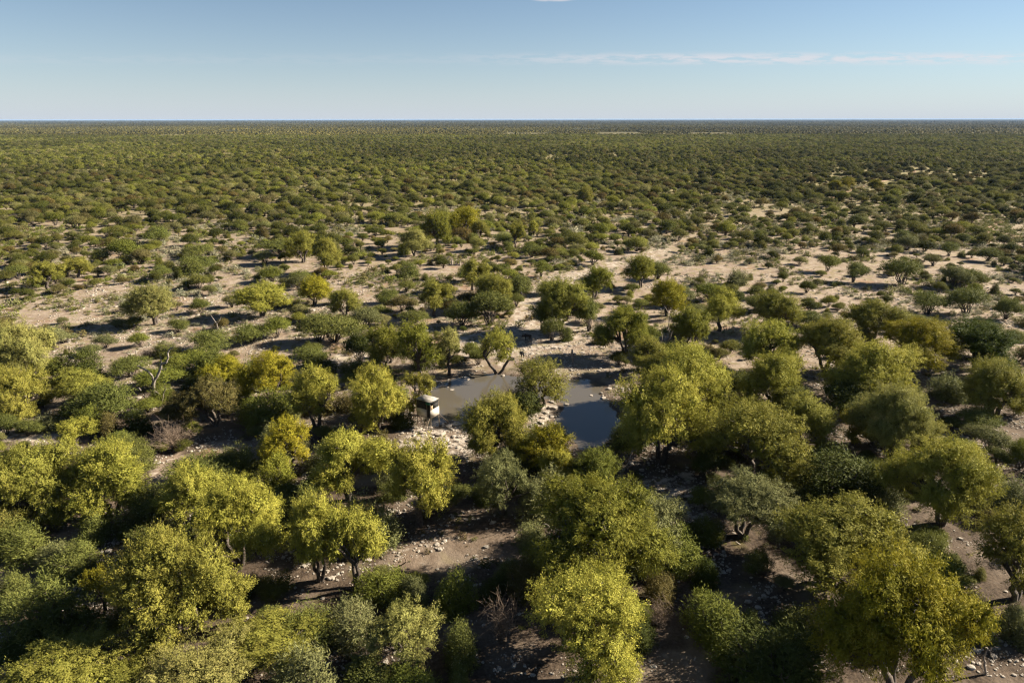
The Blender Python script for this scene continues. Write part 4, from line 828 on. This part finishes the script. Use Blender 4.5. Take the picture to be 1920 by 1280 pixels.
# ------------------------------------------------------------------ the raised viewing hide
M_WHITE = noisy('cream_panel', (0.44, 0.405, 0.34), (0.52, 0.485, 0.42), 1.2, 0.6, 0.05)
M_ROOF = noisy('roof_sheet', (0.18, 0.165, 0.14), (0.34, 0.315, 0.28), 1.6, 0.55, 0.1)
M_DARK = noisy('dark_cloth_unlit_inside', (0.012, 0.012, 0.012), (0.022, 0.021, 0.02), 4.0, 0.9, 0.1)  # cloth, and the painted darkness behind window and doorway
M_GREEN = noisy('green_board', (0.012, 0.10, 0.06), (0.02, 0.14, 0.085), 2.0, 0.6, 0.05)
M_POLE = noisy('pole_wood', (0.10, 0.075, 0.055), (0.20, 0.155, 0.11), 4.0)
M_PLY = noisy('plywood', (0.24, 0.17, 0.10), (0.30, 0.22, 0.135), 3.0)
hp = at(808, 806); hp[2] = float(height(hp[0:1], hp[1:2])[0])
hide = tag(link('viewing_hide', None, None, hp), 'raised cream and black viewing hide on poles at the water', 'hide')
ux = np.array([math.cos(R(58)), math.sin(R(58)), 0]); uy = np.array([math.cos(R(150)), math.sin(R(150)), 0]); uz = np.array([0, 0, 1.0])   # along the right face, along the left face
LX, LY, ZB, ZM, ZT = 2.0, 2.6, 2.0, 3.25, 4.5
def hpnt(a, b, z): return ux * a + uy * b + uz * z
AX = (ux, uy, uz)
def hbox(name, mat, *boxes, parent=None):
    bx = Boxes()
    for (a, b, z, sa, sb, sz_) in boxes: bx.add(hpnt(a, b, z), (sa, sb, sz_), AX)
    return link(name, bx.mesh(name, mat), parent or hide)
hbox('floor', M_POLE, (LX / 2, LY / 2, ZB - 0.05, LX, LY, 0.10))
hbox('panel', M_WHITE, (LX / 2, -0.012, (ZB + ZM) / 2, LX + 0.10, 0.03, ZM - ZB))                              # right face, sunlit
hbox('panel', M_WHITE, (-0.012, LY * 0.64, (ZB + ZM) / 2, 0.03, LY * 0.72, ZM - ZB - 0.05))                 # left face
hbox('panel', M_WHITE, (LX / 2, LY + 0.012, (ZB + ZM) / 2, LX, 0.03, ZM - ZB))
hbox('panel', M_WHITE, (LX + 0.012, LY / 2, (ZB + ZM) / 2, 0.03, LY, ZM - ZB))
hbox('shade_cloth', M_DARK, (0.02, LY * 0.64, (ZM + ZT) / 2, 0.02, LY * 0.72, ZT - ZM))
hbox('shade_cloth', M_DARK, (LX / 2, LY - 0.02, (ZM + ZT) / 2, LX - 0.1, 0.02, ZT - ZM))
hbox('shade_cloth', M_DARK, (LX - 0.02, LY / 2, (ZM + ZT) / 2, 0.02, LY - 0.1, ZT - ZM))
hbox('window_dark_sheet', M_DARK, (LX * 0.64, 0.03, ZM + 0.40, LX * 0.62, 0.02, 0.80))  # black sheet painting the unlit inside of the open window
hbox('fascia', M_DARK, (LX / 2, 0.0, ZT - 0.17, LX, 0.03, 0.34))
hbox('board', M_PLY, (0.34, -0.004, ZM + 0.25, 0.46, 0.03, 0.78))
hbox('corner_board', M_GREEN, (-0.018, 0.42, ZT - 0.24, 0.03, 0.80, 0.42))
hbox('door_dark_sheet', M_DARK, (0.10, 0.35, (ZB + ZT) / 2, 0.02, 0.62, ZT - ZB - 0.1))  # dark sheet set in the doorway gap in place of interior shade
for a, b in ((0, 0), (LX, 0), (0, LY), (LX, LY), (0, LY * 0.28)):
    hbox('post', M_POLE, (a + (0.04 if a == 0 else -0.04), b + (0.04 if b == 0 else -0.04 if b == LY else 0), (ZB + ZT) / 2, 0.07, 0.07, ZT - ZB))
rf = Boxes(); tl = 0.10; rx = np.array(ux) + uz * -0.02; ryv = np.array(uy) + uz * 0.03
rf.add(hpnt(LX / 2, LY / 2, ZT + 0.08), (LX + 0.14, LY + 0.18, 0.05), (rx / np.linalg.norm(rx), ryv / np.linalg.norm(ryv), uz)); link('roof', rf.mesh('roof', M_ROOF), hide)
for a, b in ((0.08, 0.08), (LX - 0.08, 0.08), (0.08, LY - 0.08), (LX - 0.08, LY - 0.08)):
    e = hpnt(a + (-0.16 if a < 1 else 0.16), b + (-0.12 if b < 1 else 0.12), -0.4); link('leg', Tubes().add([e, hpnt(a, b, ZB)], [0.065, 0.055], 7).mesh('leg', M_POLE), hide)
for p0, p1 in (((LX, 0.1, ZB), (LX + 1.5, -1.5, -0.3)), ((LX, 1.0, ZB), (LX + 1.9, -0.6, -0.3)), ((0.1, LY - 0.1, 0.2), (LX - 0.1, LY - 0.1, ZB - 0.1)), ((0.05, 0.1, 0.2), (0.05, LY - 0.1, ZB - 0.1))):
    link('brace', Tubes().add([hpnt(*p0), hpnt(*p1)], 0.04, 6).mesh('brace', M_POLE), hide)
lad = link('ladder', None, hide)
for b in (0.12, 0.68): link('rail', Boxes().bar(hpnt(-0.05, b, ZB + 0.05), hpnt(-1.25, b + 0.15, -0.1), 0.06, 0.09).mesh('rail', M_POLE), lad)
for k in range(6):
    f = (k + 0.6) / 6.4; link('rung', Boxes().add(hpnt(-0.05 - 1.2 * f, 0.40 + 0.15 * f, (ZB + 0.05) * (1 - f)), (0.16, 0.54, 0.035), AX).mesh('rung', M_POLE), lad)

# ------------------------------------------------------------------ dead trees
def dead(name, label, base_px, paths, r0, cat='dead tree', mat=None, group=None):
    p = at(*base_px); p[2] = float(height(p[0:1], p[1:2])[0]); Y = p[1]; rg = np.random.default_rng(int(base_px[0]))
    root = tag(link(name, None, None, p), label, cat, group)
    for k, (pp, a, b) in enumerate(paths):
        P = np.array([on_plane(x, y, Y) for x, y in pp]) - p; dz = np.cumsum(rg.normal(0, 0.25, len(P))) * (k > 0); P[:, 1] += dz - dz[0]
        if k == 0: P[0, 2] = -0.2
        nn = len(P) * 3; tt = np.linspace(0, len(P) - 1, nn); i_ = np.minimum(tt.astype(int), len(P) - 2); f = (tt - i_)[:, None]; Q = P[i_] * (1 - f) + P[i_ + 1] * f
        Q[1:-1] += rg.normal(0, 0.035, (nn - 2, 3)); link('trunk' if k == 0 else 'branch', Tubes().add(Q, np.linspace(a, b, nn) * r0, 7).mesh('trunk' if k == 0 else 'branch', mat or M_DEAD), root)
    return root
dead('dead_tree', 'tall bleached dead tree with twisted forks rising out of green bushes', (286, 757),
     [([(286, 757), (288, 745), (288, 732), (287, 715), (291, 708), (296, 701), (301, 690), (302, 681), (310, 680), (315, 669), (314, 661), (317, 656), (320, 651), (325, 650)], 1.3, 0.32),
      ([(287, 715), (288, 701), (281, 691), (270, 684), (264, 681)], 0.75, 0.4), ([(302, 681), (302, 667), (301, 664)], 0.45, 0.2), ([(301, 692), (308, 692), (312, 689)], 0.4, 0.2), ([(315, 669), (325, 667)], 0.25, 0.12),
      ([(277, 757), (279, 749), (271, 740), (275, 734)], 0.5, 0.25), ([(300, 767), (302, 759), (307, 754), (309, 741), (312, 730), (316, 724)], 0.6, 0.2), ([(298, 760), (298, 745), (301, 733), (296, 729)], 0.4, 0.2), ([(264, 731), (259, 727), (252, 731)], 0.4, 0.28)], 0.23)
dead('dead_tree', 'bare pale dead sapling with curved twigs beside the biggest green tree', (1164, 906),
     [([(1164, 906), (1165, 890), (1168, 882), (1174, 874), (1178, 867), (1182, 853), (1185, 846), (1191, 843)], 1.0, 0.25), ([(1165, 890), (1162, 886), (1156, 885), (1151, 879), (1143, 873)], 0.5, 0.2),
      ([(1174, 874), (1179, 875), (1183, 872), (1184, 859), (1188, 856)], 0.45, 0.2), ([(1168, 884), (1170, 876), (1174, 866), (1178, 861)], 0.45, 0.15), ([(1184, 847), (1185, 838)], 0.25, 0.1), ([(1183, 872), (1191, 872)], 0.3, 0.15)], 0.13)
dead('tree_stump', 'thin broken dead trunk standing alone on the far bank', (1075, 682), [([(1075, 682), (1073, 667), (1072, 655)], 1.2, 0.6), ([(1074, 672), (1076, 662)], 0.6, 0.4)], 0.26, 'stump')
dead('dead_tree', 'slim forked dead tree in front of the green tree right of the water', (1252, 645),
     [([(1252, 645), (1256, 632), (1260, 621), (1262, 612)], 1.0, 0.3), ([(1256, 630), (1255, 627), (1252, 616), (1255, 600), (1256, 593), (1250, 582), (1245, 573)], 0.8, 0.25), ([(1260, 622), (1269, 617), (1271, 610)], 0.5, 0.3), ([(1256, 596), (1268, 592), (1277, 587)], 0.35, 0.2), ([(1240, 640), (1242, 630), (1240, 623)], 0.5, 0.3)], 0.17)
dead('dead_tree', 'small leaning dead tree with a thin twiggy top on the left clearing', (409, 630), [([(409, 630), (408, 618), (406, 606), (399, 597), (395, 590)], 1.0, 0.25), ([(406, 606), (412, 598), (414, 592)], 0.5, 0.2), ([(403, 601), (392, 600)], 0.3, 0.15)], 0.17)
dead('fallen_tree', 'white fallen dead tree with tangled branches on the middle plain', (843, 498),
     [([(843, 498), (847, 495), (847, 489), (846, 484)], 1.0, 0.35), ([(843, 498), (838, 494), (834, 492)], 1.0, 0.6), ([(843, 496), (840, 491), (838, 486), (841, 481)], 0.7, 0.3), ([(840, 491), (847, 490)], 0.5, 0.3), ([(838, 486), (833, 484)], 0.4, 0.2), ([(848, 497), (856, 496), (863, 497)], 0.9, 0.5), ([(862, 497), (862, 491), (864, 486)], 0.6, 0.25)], 0.35)
dead('dead_tree', 'crooked grey dead trunk in the shade at the bottom right corner', (1846, 1264),
     [([(1846, 1264), (1845, 1249), (1842, 1233), (1847, 1223), (1851, 1216), (1846, 1214)], 1.0, 0.4), ([(1851, 1218), (1856, 1220), (1858, 1213), (1868, 1211)], 0.5, 0.2), ([(1841, 1268), (1838, 1254), (1834, 1240)], 0.4, 0.25), ([(1856, 1220), (1857, 1230), (1859, 1237)], 0.35, 0.2)], 0.11)
dead('fallen_branch', 'curved bare branch lying on the stony patch', (744, 1062), [([(744, 1062), (752, 1058), (760, 1054), (761, 1049), (757, 1043), (748, 1040)], 1.0, 0.7)], 0.07, 'branch', M_TWIG)
dead('fallen_branch', 'bare branches lying in the shade right of the centre', (1340, 1022), [([(1340, 1024), (1352, 1018), (1364, 1014), (1374, 1010)], 1.0, 0.4), ([(1352, 1018), (1358, 1010), (1362, 1004)], 0.6, 0.3), ([(1378, 1014), (1390, 1024), (1402, 1032)], 0.8, 0.5)], 0.09, 'branch')
def bare(name, bx, by, Wpx, Hpx, seed, n, label, cat, mat=None, r0=0.03):
    p, Wd, H = size_from(bx, by, bx - Wpx / 2, bx + Wpx / 2, by - Hpx, 0.5, 0.5); e = tag(link(name, None, None, p), label, cat); link('stems', make_twigs(seed, Wd, H, n, 4, mat, r0), e)
bare('dry_shrub', 938, 1202, 66, 80, 801, 60, 'leafless brown twiggy shrub in the shade near the bottom', 'shrub', None, 0.022)
bare('dry_shrub', 324, 842, 92, 46, 802, 150, 'grey brown leafless bush by the sandy path', 'shrub', None, 0.03)
bare('brush_pile', 276, 672, 26, 16, 803, 160, 'dark heap of dry brush on the pale sand of the left clearing', 'brush pile', M_BARK, 0.04)
bare('brush_pile', 969, 758, 56, 32, 804, 260, 'dark heap of dead branches in the water below the airy tree', 'brush pile', M_BARK, 0.045)
bare('dry_shrub', 1232, 1170, 60, 46, 805, 70, 'dry grey shrub between the two big centre trees', 'shrub', None, 0.02)
bare('dry_shrub', 806, 712, 40, 30, 806, 26, 'thin bare twigs at the upper left waterline', 'shrub', M_DEAD, 0.03)

# ------------------------------------------------------------------ wildebeest
M_HIDE = noisy('dark_hide', (0.014, 0.012, 0.011), (0.032, 0.027, 0.024), 3.0, 0.7, 0.1)
M_HORN = noisy('horn', (0.05, 0.045, 0.04), (0.09, 0.08, 0.07), 6.0, 0.5, 0.05)
def wildebeest(loc, rz, s, label, graze=False):
    """Sloping back, heavy shoulders, bearded long head; facing +x before turning."""
    hz = 0.62 if graze else 1.12
    nodes = {'pelvis': ((-0.62, 0, 1.08), .24), 'loin': ((-0.25, 0, 1.06), .27), 'chest': ((0.2, 0, 1.06), .33), 'withers': ((0.42, 0, 1.14), .29), 'neck': ((0.72, 0, 1.12 if not graze else 0.96), .19), 'poll': ((0.95, 0, hz + .12), .125), 'face': ((1.12, 0, hz - .14), .10), 'muzzle': ((1.22, 0, hz - .36), .085),
             'rump': ((-0.80, 0, 1.02), .15), 'tail': ((-0.92, 0, .78), .035), 'tassel': ((-0.95, 0, .42), .05)}
    edges = [('pelvis', 'loin'), ('loin', 'chest'), ('chest', 'withers'), ('withers', 'neck'), ('neck', 'poll'), ('poll', 'face'), ('face', 'muzzle'), ('pelvis', 'rump'), ('rump', 'tail'), ('tail', 'tassel')]
    for sd_, y in (('l', .15), ('r', -.15)):
        st = 0.09 if sd_ == 'l' else -0.07
        nodes.update({'sh' + sd_: ((.36, y, .86), .13), 'kn' + sd_: ((.38 + st, y, .48), .06), 'fe' + sd_: ((.37 + st, y, .22), .042), 'ho' + sd_: ((.40 + st, y, .03), .055),
                      'th' + sd_: ((-.58, y, .86), .16), 'st' + sd_: ((-.50 - st, y, .62), .095), 'hk' + sd_: ((-.72 - st, y, .46), .055), 'ca' + sd_: ((-.68 - st, y, .2), .042), 'hh' + sd_: ((-.64 - st, y, .03), .055), 'ea' + sd_: ((.90, y * 1.4, hz + .16), .035)})
        edges += [('chest', 'sh' + sd_), ('sh' + sd_, 'kn' + sd_), ('kn' + sd_, 'fe' + sd_), ('fe' + sd_, 'ho' + sd_), ('pelvis', 'th' + sd_), ('th' + sd_, 'st' + sd_), ('st' + sd_, 'hk' + sd_), ('hk' + sd_, 'ca' + sd_), ('ca' + sd_, 'hh' + sd_), ('poll', 'ea' + sd_)]
    nm = list(nodes); me = bpy.data.meshes.new('body'); me.from_pydata([nodes[k][0] for k in nm], [(nm.index(a), nm.index(b_)) for a, b_ in edges], [])
    me.materials.append(M_HIDE)
    e = tag(link('wildebeest', None, None, loc, rz, (s, s, s)), label, 'wildebeest', 'wildebeest at the waterhole'); o = link('body', me, e)
    o.modifiers.new('skin', 'SKIN'); sv = me.skin_vertices[0].data
    for k, q in enumerate(nm): sv[k].radius = (nodes[q][1], nodes[q][1]); sv[k].use_root = q == 'pelvis'
    sb = o.modifiers.new('smooth', 'SUBSURF'); sb.levels = sb.render_levels = 1
    for y in (1, -1): link('horn', Tubes().add([(.96, .05 * y, hz + .2), (.98, .22 * y, hz + .17), (.99, .34 * y, hz + .22), (.97, .33 * y, hz + .38), (.95, .25 * y, hz + .44)], [.045, .042, .035, .022, .008], 6).mesh('horn', M_HORN), e)
    mn = Boxes(); bd = Boxes()
    for k in range(7): mn.add((.34 + .09 * k, 0, 1.40 - .012 * k - (0.02 * k if graze else 0)), (.08, .05, .20)); 
    for k in range(4): bd.add((.74 + .09 * k, 0, hz - .12 - .0 * k), (.07, .04, .24))
    link('mane', mn.mesh('mane', M_HIDE), e); link('beard', bd.mesh('beard', M_HIDE), e)
for (x, y, rz, s, lab, gz) in ((988, 639, R(200), 1.08, 'black wildebeest standing side on at the edge of a shadow', False), (978, 671, R(-70), 1.05, 'dark wildebeest walking towards the water right of the V trunked tree', False),
                               (1039, 466, R(10), 1.15, 'black wildebeest far off on the pale plain', True), (977, 556, R(100), 0.85, 'small dark wildebeest on the pale track', True)):
    p = at(x, y); p[2] = float(height(p[0:1], p[1:2])[0]); wildebeest(p, rz, s, lab, gz)

# ------------------------------------------------------------------ the dusty air over the plain
hm_, t = new_mat('haze'); pv = N(t, 'ShaderNodeVolumePrincipled'); pv.inputs['Color'].default_value = (0.30, 0.45, 0.70, 1); pv.inputs['Density'].default_value = 0.00002; pv.inputs['Anisotropy'].default_value = 0.0
o = N(t, 'ShaderNodeOutputMaterial'); t.links.new(pv.outputs[0], o.inputs['Volume'])
tag(link('haze', Boxes().add((0, 47500, 23.0), (182000, 97000, 50.0)).mesh('haze', hm_)), kind='stuff')
